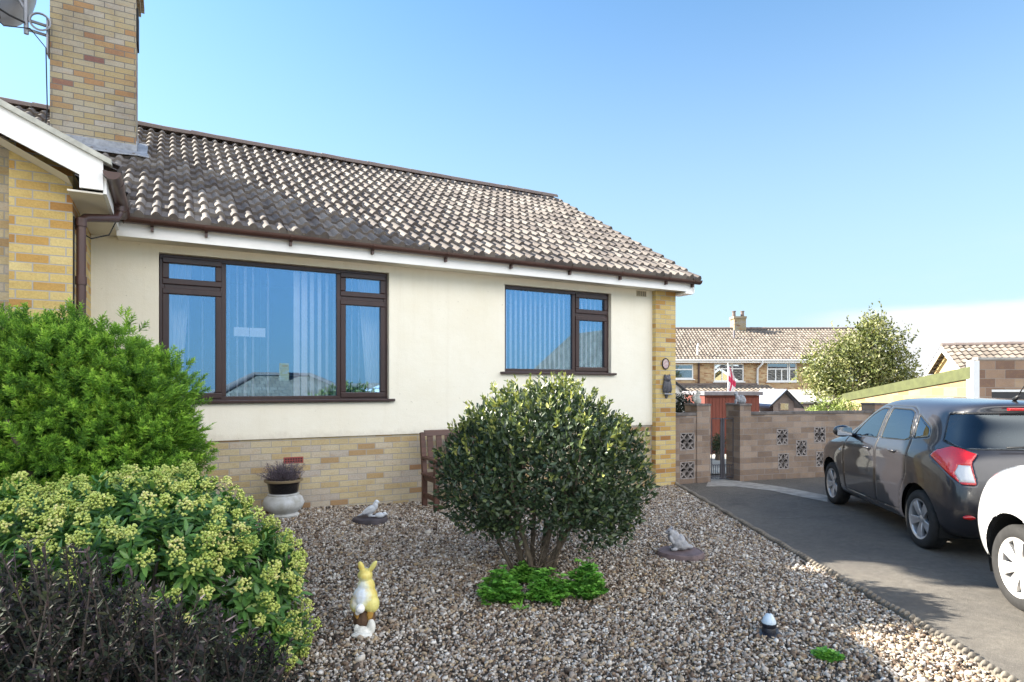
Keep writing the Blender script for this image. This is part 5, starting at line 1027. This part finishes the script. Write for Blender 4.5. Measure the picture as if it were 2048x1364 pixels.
def basis(n, u):                                        # clamped cubic
    k = 3; t = np.concatenate([[0] * k, np.arange(n - k + 1), [n - k] * k]).astype(float); u = np.clip(u, 0, n - k - 1e-9)
    B = [((t[i] <= u) & (u < t[i + 1])).astype(float) for i in range(len(t) - 1)]
    for d in range(1, k + 1):
        B = [((u - t[i]) / (t[i + d] - t[i]) * B[i] if t[i + d] > t[i] else 0) + ((t[i + d + 1] - u) / (t[i + d + 1] - t[i + 1]) * B[i + 1] if t[i + d + 1] > t[i + 1] else 0) for i in range(len(B) - 1)]
    return np.stack(B, -1)
def surface(rings, nu=340, nv=150):
    Cg = np.array(rings, float); nR, nC, _ = Cg.shape
    a = Cg[:, 1:2] * [1, -1, 1]; b = Cg[:, -2:-1] * [1, -1, 1]; E_ = np.concatenate([a, Cg, b], 1)
    u = np.linspace(0, nC - 1, nu); i = np.minimum(u.astype(int), nC - 2); f = u - i
    W = np.stack([(1 - f) ** 3, 3 * f ** 3 - 6 * f ** 2 + 4, -3 * f ** 3 + 3 * f ** 2 + 3 * f + 1, f ** 3], -1) / 6; BU = np.zeros((nu, nC + 2))
    for k in range(4): BU[np.arange(nu), i + k] += W[:, k]
    BV = basis(nR, np.linspace(0, nR - 3, nv)); P = np.einsum('vr,rcx,uc->vux', BV, E_, BU); P[:, 0, 1] = 0; P[:, -1, 1] = 0
    return P, np.broadcast_to(u[None], (nv, nu)).copy()
def bil(A, fi, fj):
    fi = np.clip(fi, 0, A.shape[0] - 1.001); fj = np.clip(fj, 0, A.shape[1] - 1.001); i = fi.astype(int); j = fj.astype(int); a = (fi - i); b = (fj - j)
    if A.ndim == 3: a = a[..., None]; b = b[..., None]
    return A[i, j] * (1 - a) * (1 - b) + A[i + 1, j] * a * (1 - b) + A[i, j + 1] * (1 - a) * b + A[i + 1, j + 1] * a * b
def qmap(P, U, mode): return {'xz': np.stack([P[..., 0], P[..., 2]], -1), 'yz': np.stack([P[..., 1], P[..., 2]], -1), 'uz': np.stack([U * .25, P[..., 2]], -1)}[mode]
def nearest(poly, Q):
    best = np.full(Q.shape[:2], 1e9); pt = Q.copy(); n = len(poly)
    for i in range(n):
        a, b = np.array(poly[i]), np.array(poly[(i + 1) % n]); d = b - a; s = np.clip(((Q - a) @ d) / (d @ d), 0, 1); c = a + s[..., None] * d; r = np.linalg.norm(Q - c, axis=-1); k = r < best; best[k] = r[k]; pt[k] = c[k]
    return pt
def inside(poly, Q):
    x, y = Q[..., 0], Q[..., 1]; c = np.zeros(x.shape, bool); n = len(poly)
    for i in range(n):
        (x0, y0), (x1, y1) = poly[i], poly[(i + 1) % n]; k = ((y0 > y) != (y1 > y)); xx = (x1 - x0) * (y - y0) / ((y1 - y0) if y1 != y0 else 1e-9) + x0; c ^= k & (x < xx)
    return c
def rounded(poly, r=.05, n=5):
    out = []; m = len(poly)
    for i in range(m):
        p, a, b = (np.array(poly[k % m], float) for k in (i, i - 1, i + 1)); da, db = a - p, b - p; la, lb = np.linalg.norm(da), np.linalg.norm(db); q = min(r, la * .45, lb * .45); s, e = p + da / la * q, p + db / lb * q
        for t in np.linspace(0, 1, n): out.append(tuple((1 - t) ** 2 * s + 2 * t * (1 - t) * p + t * t * e))
    return out
def circle(cx, cz, r, n=40): return [(cx + r * math.cos(a), cz + r * math.sin(a)) for a in np.linspace(0, 2 * math.pi, n, endpoint=False)]
def wheel(parent, c, side, r, w, nsp, spoke, M_r=None):
    Mx = Matrix.Rotation(R(-90 * side), 3, 'X')          # local z -> outward y
    h = w / 2; mb = MB(); mb.lathe([(r * .66, -h * .8), (r * .80, -h), (r * .95, -h * .95), (r, -h * .7), (r, -h * .35), (r * .992, -h * .33), (r * .992, -h * .27), (r, -h * .25), (r, h * .25), (r * .992, h * .27), (r * .992, h * .33), (r, h * .35), (r, h * .7), (r * .95, h * .95), (r * .80, h), (r * .70, h * .92), (r * .66, h * .8)], 44, (0, 0, 0), Mx, cap=False)
    t = mb.build('wheel', M_tyre, parent, smooth=50, loc=c, uv=False)
    mb = MB(); mb.lathe([(r * .70, h * .93), (r * .675, h * .90), (r * .62, h * .78), (r * .60, h * .2), (r * .60, -h * .6)], 44, (0, 0, 0), Mx, cap=False)
    mb.lathe([(.001, h * .72), (r * .10, h * .70), (r * .15, h * .60), (r * .16, h * .2)], 30, (0, 0, 0), Mx, cap=False)
    for k in range(nsp):
        a = 2 * math.pi * k / nsp + .25
        for (wi, wo, off) in spoke:
            ca, sa = math.cos(a), math.sin(a); d = Vector((ca, sa, 0)); s = Vector((-sa, ca, 0)); p = []
            for rr, ww, z in ((.10, wi, .64), (.35, (wi * 1.2 + wo) / 2.2, .80), (.645, wo, .84)):
                o_ = d * r * rr + s * off * r * (rr - .05); p += [o_ - s * ww * r / 2 + Vector((0, 0, h * z)), o_ + s * ww * r / 2 + Vector((0, 0, h * z)), o_ + s * ww * r * .42 + Vector((0, 0, h * (z - .4))), o_ - s * ww * r * .42 + Vector((0, 0, h * (z - .4)))]
            mb.add([Mx @ q for q in p], [(i * 4 + j, i * 4 + (j + 1) % 4, i * 4 + 4 + (j + 1) % 4, i * 4 + 4 + j) for i in range(2) for j in range(4)] + [(0, 1, 2, 3), (8, 9, 10, 11)])
    rim = mb.build('rim', M_r or M_rim, t, smooth=35, bevel=.004, uv=False)
    mb = MB(); mb.lathe([(.001, -h * .15), (r * .61, -h * .15)], 30, (0, 0, 0), Mx, cap=False); mb.build('brake', M_well, t, uv=False)
    return t
def car(label, org, rz, rings, L, paintm, wheels, arch_r, spec, name='car'):
    T = thing(name, label, 'car', org, rz); P, U = surface(rings)
    jobs = [(circle(x, wheels['z'], arch_r), 'xz', 'arch', (0, 99)) for x in wheels['x']] + spec
    nv, nu = U.shape; I, J = np.meshgrid(np.arange(nv, dtype=float), np.arange(nu, dtype=float), indexing='ij')
    def region(jb, Uc, Nc): return (Uc >= jb[3][0]) & (Uc <= jb[3][1]) & (np.abs(Nc) > .25 if jb[1] == 'xz' else True)
    du = np.gradient(P, axis=1); dv = np.gradient(P, axis=0); Nn = norm(np.cross(du, dv))
    for jb in jobs:
        Q = qmap(P, U, jb[1]); c = nearest(jb[0], Q) - Q; J0 = np.gradient(Q, axis=0); J1 = np.gradient(Q, axis=1); det = J0[..., 0] * J1[..., 1] - J0[..., 1] * J1[..., 0]; det = np.where(np.abs(det) < 1e-9, 1e-9, det)
        di = (c[..., 0] * J1[..., 1] - c[..., 1] * J1[..., 0]) / det; dj = (J0[..., 0] * c[..., 1] - J0[..., 1] * c[..., 0]) / det
        ok = (np.abs(di) < .55) & (np.abs(dj) < .55) & region(jb, U, Nn[..., 1]); ok[0] = ok[-1] = False; ok[:, 0] = ok[:, -1] = False
        fi = np.where(ok, I + di, I); fj = np.where(ok, J + dj, J); P, U = bil(P, fi, fj), bil(U, fi, fj)
    du = np.gradient(P, axis=1); dv = np.gradient(P, axis=0); Nn = norm(np.cross(du, dv)); Nn *= np.sign(np.einsum('vux,vux->vu', Nn, P - np.array([L / 2, 0, .6])))[..., None]
    cc = lambda A: (A[:-1, :-1] + A[1:, :-1] + A[:-1, 1:] + A[1:, 1:]) / 4
    Pc, Uc, Nc = cc(P), cc(U), cc(Nn)[..., 1]; lab = np.full(Uc.shape, 'body', object)
    for jb in jobs[::-1]:
        k = inside(jb[0], qmap(Pc, Uc, jb[1])) & region(jb, Uc, Nc); lab[k] = jb[2]
    ids = np.arange(nv * nu).reshape(nv, nu); quad = np.stack([ids[:-1, :-1], ids[:-1, 1:], ids[1:, 1:], ids[1:, :-1]], -1)
    # seam vertices: those touching two different labels
    code = {l: i for i, l in enumerate(sorted(set(lab.ravel())))}; lc = np.vectorize(code.get)(lab); mn = np.full((nv, nu), 99); mxx = np.full((nv, nu), -1)
    for a in (0, 1):
        for b in (0, 1): s = (slice(a, nv - 1 + a), slice(b, nu - 1 + b)); mn[s] = np.minimum(mn[s], lc); mxx[s] = np.maximum(mxx[s], lc)
    seam = mn != mxx; arch_c = code.get('arch', -5)
    Vs = P - Nn * (np.where(seam & (mn != arch_c) & (mxx != arch_c), .0075, 0))[..., None]
    def part(l, m, nm_, parent, sides, inset=0., both=False):
        k = lab == l
        if not k.any(): return None
        F = quad[k].reshape(-1, 4); us = np.unique(F); mp_ = np.zeros(nv * nu, int); mp_[us] = np.arange(len(us)); V = (Vs - Nn * inset).reshape(-1, 3)[us]; F = mp_[F]; res = []
        if both:
            o = npmesh(nm_, np.concatenate([V, V * [1, -1, 1]]), np.concatenate([F, F[:, ::-1] + len(V)]), m, parent, smooth=180); weld(o); return [o]
        for s in sides: res.append(npmesh(nm_, V * [1, s, 1], F if s > 0 else F[:, ::-1], m, parent, smooth=180))
        return res
    def weld(o):
        b = bmesh.new(); b.from_mesh(o.data); bmesh.ops.remove_doubles(b, verts=[v for v in b.verts if abs(v.co.y) < .002], dist=.0015); bmesh.ops.recalc_face_normals(b, faces=b.faces); b.to_mesh(o.data); b.free()
    part('body', paintm, 'body', T, (1,), both=True)
    made = {}
    for l, m, nm_, par, inset, both in spec_parts(spec): made[l] = part(l, m, nm_, made[par][0] if par in made and made[par] else T, (1, -1), inset, both)
    # black seals along the seams of windows and doors
    for jb in spec:
        if jb[4].get('seal'):
            Q = np.array(jb[0]); q = qmap(P, U, jb[1]); reg = region(jb, U, Nn[..., 1]); idx = np.argwhere(seam & reg)
            qq = q[idx[:, 0], idx[:, 1]]; d = np.linalg.norm(nearest(jb[0], qq[None])[0] - qq, axis=1); idx = idx[d < .006]
            if len(idx) < 6: continue
            pv = Vs[idx[:, 0], idx[:, 1]]; k2 = q[idx[:, 0], idx[:, 1]]; cum = []; Ls = [np.linalg.norm(Q[(i + 1) % len(Q)] - Q[i]) for i in range(len(Q))]; cs = np.concatenate([[0], np.cumsum(Ls)])
            for w in k2:
                bd, bs = 9, 0
                for i in range(len(Q)):
                    a, b = Q[i], Q[(i + 1) % len(Q)]; dd = b - a; s = np.clip((w - a) @ dd / max(dd @ dd, 1e-9), 0, 1); r_ = np.linalg.norm(a + s * dd - w)
                    if r_ < bd: bd, bs = r_, cs[i] + s * Ls[i]
                cum.append(bs)
            o = np.argsort(cum); pv = pv[o]
            for s in ((1, -1) if not jb[4].get('both') else (1, -1)):
                mb = MB(); run = [pv[0] * [1, s, 1]]
                for a, b in zip(pv, pv[1:]):
                    if np.linalg.norm(b - a) > .08:
                        if len(run) > 2: mb.tube(run, jb[4]['seal'], 5, cap=False)
                        run = []
                    if not run or np.linalg.norm(b * [1, s, 1] - run[-1]) > .004: run.append(b * [1, s, 1])
                if len(run) > 2:
                    if np.linalg.norm(run[0] - run[-1]) < .08: run.append(run[0])
                    mb.tube(run, jb[4]['seal'], 5, cap=False)
                pr_ = made.get(jb[2]); mb.build('seal', M_trim, (pr_[0] if len(pr_) == 1 or s > 0 else pr_[1]) if pr_ else T, smooth=180, uv=False, fix=False)
    # wheels and arches
    for x in wheels['x']:
        for s in (1, -1):
            wheel(T, (x, s * (wheels['y'] - wheels['w'] / 2), wheels['r']), s, wheels['r'], wheels['w'], wheels['n'], wheels['spoke'], wheels.get('mat'))
            mb = MB(); n = 22; v = []; yo = wheels['y'] - .03
            for k in range(n + 1):
                a = math.pi * (-.12 + 1.24 * k / n)
                for y in (yo, yo - .36): v.append((x + (arch_r + .004) * math.cos(a), s * y, wheels['z'] + (arch_r + .004) * math.sin(a)))
            mb.add(v, [(2 * k, 2 * k + 1, 2 * k + 3, 2 * k + 2) for k in range(n)]); mb.add([v[2 * k + 1] for k in range(n + 1)], [tuple(range(n + 1))]); mb.build('wheel_arch', M_well, T, smooth=180, uv=False, fix=False)
    mb = MB(); mb.box(.35, L - .4, -.62, .62, .17, .24); mb.build('underbody', M_well, T)
    return T
def spec_parts(spec):
    seen = []
    for jb in spec:
        if jb[2] not in [s[0] for s in seen]: o = jb[4]; seen.append((jb[2], o['m'], o['name'], o.get('parent'), o.get('inset', 0), o.get('both', False)))
    return seen
def grid(rows): return [[(x, y, z) for x, y, z in zip(*(a if isinstance(a, (list, tuple)) else [a] * 13 for a in r))] for r in rows]
ringsd = grid([
 ([3.46, 3.44, 3.36, 3.26, 3.0, 2.5, 1.8, 1.2, .62, .34, .22, .18, .18], [0, .40, .58, .66, .68, .68, .68, .68, .68, .62, .52, .34, 0], .19),
 ([3.58, 3.55, 3.44, 3.30, 3.0, 2.5, 1.8, 1.2, .62, .25, .11, .08, .08], [0, .42, .66, .76, .78, .77, .77, .77, .78, .75, .64, .40, 0], .22),
 ([3.66, 3.63, 3.51, 3.34, 3.0, 2.5, 1.8, 1.2, .62, .21, .03, -.01, -.02], [0, .44, .71, .79, .80, .785, .785, .785, .80, .785, .69, .42, 0], .38),
 ([3.68, 3.65, 3.53, 3.35, 3.0, 2.5, 1.8, 1.2, .62, .20, .02, -.03, -.035], [0, .44, .71, .80, .815, .80, .80, .80, .82, .80, .70, .42, 0], .56),
 ([3.66, 3.63, 3.52, 3.34, 3.0, 2.5, 1.8, 1.2, .62, .22, .05, .01, 0], [0, .44, .70, .79, .81, .79, .79, .795, .82, .79, .68, .42, 0], [.72, .72, .72, .73, .74, .74, .75, .76, .76, .76, .76, .75, .75]),
 ([3.58, 3.54, 3.42, 3.28, 2.98, 2.5, 1.8, 1.2, .62, .25, .09, .05, .04], [0, .44, .66, .765, .79, .80, .80, .805, .81, .765, .655, .41, 0], [.80, .80, .81, .84, .87, .87, .88, .90, .91, .91, .90, .90, .90]),
 ([3.38, 3.36, 3.26, 3.14, 2.92, 2.48, 1.8, 1.2, .64, .29, .13, .09, .08], [0, .42, .61, .70, .745, .765, .77, .775, .765, .715, .615, .39, 0], [.86, .86, .865, .89, .92, .945, .96, .98, 1.0, 1.0, .99, .985, .98]),
 ([3.05, 3.03, 2.98, 2.92, 2.78, 2.42, 1.8, 1.2, .67, .33, .17, .13, .12], [0, .40, .58, .65, .70, .735, .745, .75, .735, .675, .575, .37, 0], [.94, .94, .945, .955, .97, .995, 1.01, 1.03, 1.05, 1.06, 1.05, 1.04, 1.04]),
 ([2.74, 2.72, 2.67, 2.60, 2.48, 2.24, 1.78, 1.2, .72, .40, .25, .21, .20], [0, .38, .56, .62, .655, .675, .69, .695, .67, .605, .52, .35, 0], [1.03, 1.03, 1.035, 1.05, 1.08, 1.16, 1.19, 1.21, 1.22, 1.22, 1.21, 1.21, 1.21]),
 ([2.22, 2.21, 2.17, 2.12, 2.04, 1.93, 1.72, 1.2, .77, .48, .35, .31, .30], [0, .34, .49, .55, .58, .60, .615, .61, .585, .54, .46, .32, 0], [1.31, 1.31, 1.31, 1.32, 1.34, 1.375, 1.395, 1.395, 1.39, 1.38, 1.375, 1.375, 1.375]),
 ([1.95, 1.94, 1.92, 1.88, 1.83, 1.77, 1.6, 1.2, .77, .46, .29, .24, .23], [0, .30, .42, .46, .49, .51, .52, .51, .49, .46, .40, .28, 0], [1.425, 1.425, 1.43, 1.435, 1.445, 1.455, 1.465, 1.465, 1.455, 1.445, 1.44, 1.44, 1.44]),
 ([1.8, 1.79, 1.77, 1.74, 1.70, 1.64, 1.5, 1.15, .82, .60, .45, .38, .36], [0, .2, .28, .31, .33, .34, .35, .34, .33, .30, .26, .18, 0], [1.468, 1.468, 1.47, 1.472, 1.476, 1.482, 1.49, 1.49, 1.482, 1.476, 1.472, 1.47, 1.47]),
 ([1.65, 1.64, 1.63, 1.6, 1.56, 1.52, 1.4, 1.15, .9, .75, .62, .56, .55], 0, [1.48, 1.48, 1.48, 1.482, 1.486, 1.49, 1.497, 1.497, 1.492, 1.486, 1.482, 1.48, 1.48]),
])
def W_(poly, r=.05): return rounded(poly, r)
win = dict(m=M_carglass, name='side_window', inset=.004, seal=.007)
specd = [
 (W_([(2.36, 1.005), (1.66, 1.015), (1.64, 1.36), (1.80, 1.36), (2.02, 1.28), (2.22, 1.14)], .04), 'xz', 'win_f', (4.2, 9.6), win),
 (W_([(1.57, 1.02), (.98, 1.045), (.90, 1.07), (1.02, 1.33), (1.12, 1.365), (1.55, 1.368)], .04), 'xz', 'win_r', (4.2, 9.6), win),
 (W_([(.84, 1.075), (.60, 1.11), (.64, 1.20), (.92, 1.32)], .03), 'xz', 'win_q', (4.2, 9.8), win),
 (W_([(-.62, 1.03), (.62, 1.03), (.69, 1.12), (.575, 1.355), (-.575, 1.355), (-.69, 1.12)], .08), 'yz', 'win_b', (8.9, 12), dict(m=M_backglass, name='rear_window', inset=.004, both=True, seal=.010)),
 (W_([(-.56, 1.02), (.56, 1.02), (.45, 1.35), (-.45, 1.35)], .06), 'yz', 'win_w', (0, 3.9), dict(m=M_carglass, name='windscreen', inset=.004, both=True, seal=.008)),
 ([(10.38 * .25, .735), (9.86 * .25, .735), (9.66 * .25, .81), (9.78 * .25, .885), (10.22 * .25, .885)], 'uz', 'lamp_w', (8, 12), dict(m=M_clear, name='reversing_lens', inset=-.010, parent='lamp')),
 (W_([(8.55 * .25, .945), (8.75 * .25, 1.0), (9.3 * .25, 1.045), (9.8 * .25, 1.03), (10.42 * .25, .985), (10.26 * .25, .91), (10.42 * .25, .715), (9.95 * .25, .715), (9.4 * .25, .80), (8.9 * .25, .89)], .02), 'uz', 'lamp', (8, 12), dict(m=M_red, name='tail_light', inset=-.010)),
 (W_([(2.50, .30), (1.60, .29), (1.61, 1.395), (1.82, 1.392), (2.08, 1.29), (2.48, .99), (2.56, .75)], .05), 'xz', 'door_f', (4.2, 9.6), dict(m=None, name='door', seal=.0035)),
 (W_([(1.60, .29), (1.04, .30), (.99, .50), (.86, .70), (.84, .98), (.97, 1.34), (1.10, 1.395), (1.61, 1.395)], .04), 'xz', 'door_r', (4.2, 9.6), dict(m=None, name='door', seal=.0035)),
 ([(.0, .0), (0, .001), (.001, 0)], 'xz', 'none', (0, 0), dict(m=M_trim, name='none')),
]
for jb in specd:
    if jb[4]['m'] is None: jb[4]['m'] = M_paintd
h_ = Vector((.597, .802, 0)); l_ = Vector((-.802, .597, 0)); RZC = math.atan2(.802, .597)
od = Vector((6.612, 3.522, 0)) - h_ * .62 - l_ * .72
CD = car('dark grey metallic small hatchback parked nose towards the block wall', od, RZC, ringsd, 3.68, M_paintd, dict(x=(.62, 3.005), z=.30, r=.287, y=.785, w=.165, n=5, spoke=[(.15, .17, -.16), (.15, .17, .16)]), .345, specd)
def extra_dark(T):
    doors = [c for c in T.children if c.name.split('.')[0] == 'door']
    for s in (1, -1):
        for x, z in ((1.80, .885), (1.16, .915)):
            par = min([d for d in doors if (d.data.vertices[0].co.y > 0) == (s > 0)], key=lambda d: abs(np.mean([v.co.x for v in d.data.vertices]) - x))
            mb = MB(); mb.tube([(x - .085, s * .785, z), (x - .06, s * .815, z + .004), (x, s * .822, z + .006), (x + .06, s * .815, z + .002), (x + .085, s * .785, z)], .013, 8); mb.ball((x - .03, s * .788, z - .012), (.055, .014, .028)); mb.build('handle', M_paintd, par, smooth=180, uv=False)
        mb = MB(); mb.ball((2.28, s * .90, 1.05), (.075, .115, .075)); mb.tube([(2.30, s * .74, .99), (2.29, s * .82, 1.01), (2.28, s * .88, 1.03)], [.03, .022, .03], 8); o = mb.build('wing_mirror', M_paintd, T, smooth=180, uv=False)
        mb = MB(); mb.box(2.205, 2.212, s * .90 - .085, s * .90 + .085, 1.0, 1.10); mb.build('mirror_glass', M_chrome, o)
        MB().ball((2.66, s * .80, .78), (.030, .010, .014)).build('side_repeater', M_clear, T, smooth=180)
        blob('seat', [((1.55, s * .34, .75), (.12, .24, .34), (0, -12, 0)), ((1.47, s * .34, 1.17), (.06, .13, .10)), ((1.75, s * .34, .55), (.26, .24, .10))], M_seat, T, .02, 4)
        blob('rear_seat', [((.62, s * .32, .80), (.10, .30, .28), (0, -12, 0)), ((.56, s * .32, 1.12), (.05, .12, .08)), ((.85, s * .32, .55), (.25, .30, .10))], M_seat, T, .02, 4)
    mb = MB(); mb.box(.45, 2.5, -.68, .68, .26, .34); mb.box(2.25, 2.62, -.64, .64, .3, .93); mb.build('cabin_floor', M_trim, T)
    mb = MB(); mb.tube([(.47, .0, 1.485), (.40, 0, 1.52)], [.022, .014], 8); mb.tube([(.44, 0, 1.50), (.24, 0, 1.70)], [.006, .003], 6); mb.build('aerial', M_trim, T, smooth=180)
    rw = [c for c in T.children if c.name.split('.')[0] == 'rear_window'][0]
    mb = MB(); mb.tube([(.065, .30, 1.055), (.055, .05, 1.065), (.04, -.1, 1.055)], [.009, .010, .014], 6); mb.ball((.06, -.1, 1.04), (.03, .03, .03)); mb.build('wiper', M_trim, rw, smooth=180)
    MB().box(.165, .17, -.36, .02, 1.10, 1.155).build('sticker', pbr('pale_sticker', (.60, .70, .74), .4, var=.1), rw)
    MB().box(.20, .24, -.2, .2, 1.385, 1.41).build('brake_light', M_red, T, bevel=.006)
    t_ = bpy.data.curves.new('badge', 'FONT'); t_.body = 'VIVA'; t_.size = .075; t_.extrude = .002; t_.align_x = 'LEFT'
    t_.materials.append(M_chrome); o = bpy.data.objects.new('badge_text', t_); me_ = bpy.data.meshes.new_from_object(o); bpy.data.objects.remove(o); o = bpy.data.objects.new('badge', me_); C.objects.link(o); o.parent = T; o.rotation_euler = (R(90), 0, R(-90)); o.location = (-.002, .36, .80)
    mb = MB(); mb.box(-.045, -.04, -.26, .26, .52, .63); mb.build('number_plate', pbr('yellow_plate', (.62, .46, .04), .4, var=.05), T, bevel=.002)
    for s in (1, -1): MB().ball((.04, s * .62, .42), (.02, .06, .022)).build('reflector', M_red, T, smooth=180)
    mb = MB(); mb.tube([(.30, -.4, .25), (.02, -.4, .25)], .022, 8); mb.build('exhaust', M_steel, T, smooth=60)
extra_dark(CD)
ringsw = grid([
 ([3.66, 3.64, 3.56, 3.44, 3.15, 2.5, 1.8, 1.2, .68, .40, .26, .20, .20], [0, .40, .60, .67, .69, .69, .69, .69, .69, .66, .54, .35, 0], .20),
 ([3.80, 3.77, 3.67, 3.53, 3.15, 2.5, 1.8, 1.2, .68, .30, .12, .08, .08], [0, .42, .66, .77, .80, .79, .79, .79, .80, .76, .64, .40, 0], .24),
 ([3.88, 3.85, 3.74, 3.57, 3.15, 2.5, 1.8, 1.2, .68, .26, .06, .01, .0], [0, .44, .70, .80, .83, .81, .81, .81, .83, .80, .69, .42, 0], .42),
 ([3.89, 3.86, 3.75, 3.58, 3.15, 2.5, 1.8, 1.2, .68, .25, .05, .0, -.01], [0, .44, .70, .81, .85, .82, .82, .82, .85, .82, .70, .42, 0], .60),
 ([3.84, 3.81, 3.70, 3.54, 3.15, 2.5, 1.8, 1.2, .68, .26, .07, .02, .01], [0, .44, .68, .79, .84, .825, .825, .825, .84, .81, .69, .42, 0], .76),
 ([3.70, 3.67, 3.57, 3.43, 3.12, 2.5, 1.8, 1.2, .68, .28, .10, .05, .04], [0, .43, .64, .75, .80, .815, .82, .82, .82, .78, .67, .41, 0], [.88, .88, .89, .91, .93, .93, .93, .94, .95, .95, .94, .94, .94]),
 ([3.46, 3.44, 3.36, 3.25, 3.02, 2.5, 1.8, 1.2, .68, .32, .14, .09, .08], [0, .42, .61, .70, .745, .78, .785, .785, .775, .73, .63, .40, 0], [.97, .97, .975, .985, 1.0, 1.01, 1.02, 1.03, 1.04, 1.04, 1.03, 1.03, 1.03]),
 ([3.12, 3.10, 3.05, 2.98, 2.84, 2.46, 1.8, 1.2, .70, .36, .18, .13, .12], [0, .40, .58, .65, .70, .75, .76, .76, .745, .69, .59, .38, 0], [1.04, 1.04, 1.045, 1.05, 1.06, 1.07, 1.08, 1.09, 1.10, 1.10, 1.10, 1.10, 1.10]),
 ([2.82, 2.80, 2.75, 2.68, 2.56, 2.30, 1.80, 1.2, .74, .42, .26, .21, .20], [0, .38, .56, .62, .66, .69, .70, .70, .68, .62, .54, .36, 0], [1.11, 1.11, 1.115, 1.13, 1.16, 1.24, 1.28, 1.30, 1.30, 1.30, 1.29, 1.29, 1.29]),
 ([2.28, 2.27, 2.23, 2.18, 2.10, 1.98, 1.74, 1.2, .78, .50, .36, .31, .30], [0, .34, .49, .56, .60, .62, .63, .63, .61, .56, .48, .33, 0], [1.42, 1.42, 1.42, 1.43, 1.45, 1.485, 1.50, 1.50, 1.50, 1.49, 1.48, 1.48, 1.48]),
 ([1.95, 1.94, 1.92, 1.88, 1.83, 1.77, 1.6, 1.2, .80, .50, .34, .29, .28], [0, .30, .42, .46, .49, .51, .52, .52, .50, .47, .41, .28, 0], [1.535, 1.535, 1.54, 1.545, 1.55, 1.56, 1.57, 1.57, 1.56, 1.555, 1.55, 1.55, 1.55]),
 ([1.7, 1.69, 1.67, 1.64, 1.60, 1.55, 1.4, 1.15, .9, .75, .62, .56, .55], 0, [1.58, 1.58, 1.58, 1.585, 1.59, 1.595, 1.60, 1.60, 1.595, 1.59, 1.585, 1.58, 1.58]),
])
for _i, _r in enumerate(ringsw):
    for _c in range(13):
        x, y, z = _r[_c]; w_ = max(0, (x - 2.6) / 1.3)
        _r[_c] = (x + .07 * w_, y, z + (.055 * min(1, w_ * 1.6) if 3 < _i < 9 else 0))
specw = [
 (W_([(2.46, 1.08), (1.64, 1.09), (1.63, 1.46), (1.85, 1.455), (2.1, 1.36)], .04), 'xz', 'win_f', (4.2, 9.6), win),
 (W_([(1.56, 1.09), (.72, 1.11), (.80, 1.40), (1.0, 1.465), (1.55, 1.465)], .04), 'xz', 'win_r', (4.2, 9.6), win),
 (W_([(-.57, 1.12), (.57, 1.12), (.47, 1.46), (-.47, 1.46)], .06), 'yz', 'win_w', (0, 3.9), dict(m=M_carglass, name='windscreen', inset=.004, both=True, seal=.008)),
 (W_([(-.58, 1.14), (.58, 1.14), (.50, 1.46), (-.50, 1.46)], .06), 'yz', 'win_b', (9.5, 12), dict(m=M_carglass, name='rear_window', inset=.004, both=True, seal=.008)),
 (W_([(1.45 * .25, .76), (2.4 * .25, .82), (3.1 * .25, .93), (3.4 * .25, 1.03), (2.8 * .25, 1.01), (2.0 * .25, .94), (1.4 * .25, .86)], .02), 'uz', 'lamp', (0, 5), dict(m=lens('headlight_lens', (.30, .31, .33)), name='headlight', inset=-.004, seal=.004)),
 (W_([(2.60, .32), (1.60, .31), (1.60, 1.49), (1.85, 1.485), (2.2, 1.38), (2.62, 1.06), (2.68, .8)], .05), 'xz', 'door_f', (4.2, 9.6), dict(m=M_paintw, name='door', seal=.0035)),
 (W_([(1.60, .31), (1.12, .32), (1.04, .55), (.90, .75), (.80, 1.0), (.86, 1.38), (1.0, 1.49), (1.60, 1.49)], .04), 'xz', 'door_r', (4.2, 9.6), dict(m=M_paintw, name='door', seal=.0035)),
]
ow = Vector((5.339, 2.215, 0)) - h_ * 3.15 - l_ * .79
CW = car('white car entering at the right edge, parked behind the dark hatchback', ow, RZC, ringsw, 3.89, M_paintw, dict(x=(.68, 3.15), z=.315, r=.305, y=.80, w=.175, n=7, spoke=[(.16, .36, 0)], mat=pbr('silver_wheel_cover', (.62, .60, .58), .4, metal=.25, var=.1)), .375, specw)
mb = MB()
for s in (1, -1):
    mb.ball((2.42, s * .92, 1.12), (.08, .11, .08)); mb.tube([(2.44, s * .76, 1.08), (2.42, s * .88, 1.1)], [.03, .025], 8)
mb.build('wing_mirror', M_paintw, CW, smooth=180, uv=False); mb = MB(); mb.box(.5, 2.5, -.68, .68, .26, .6); mb.build('cabin_floor', M_trim, CW); MB().box(3.86, 3.90, -.35, .35, .55, .66).build('grille', M_trim, CW, bevel=.01)
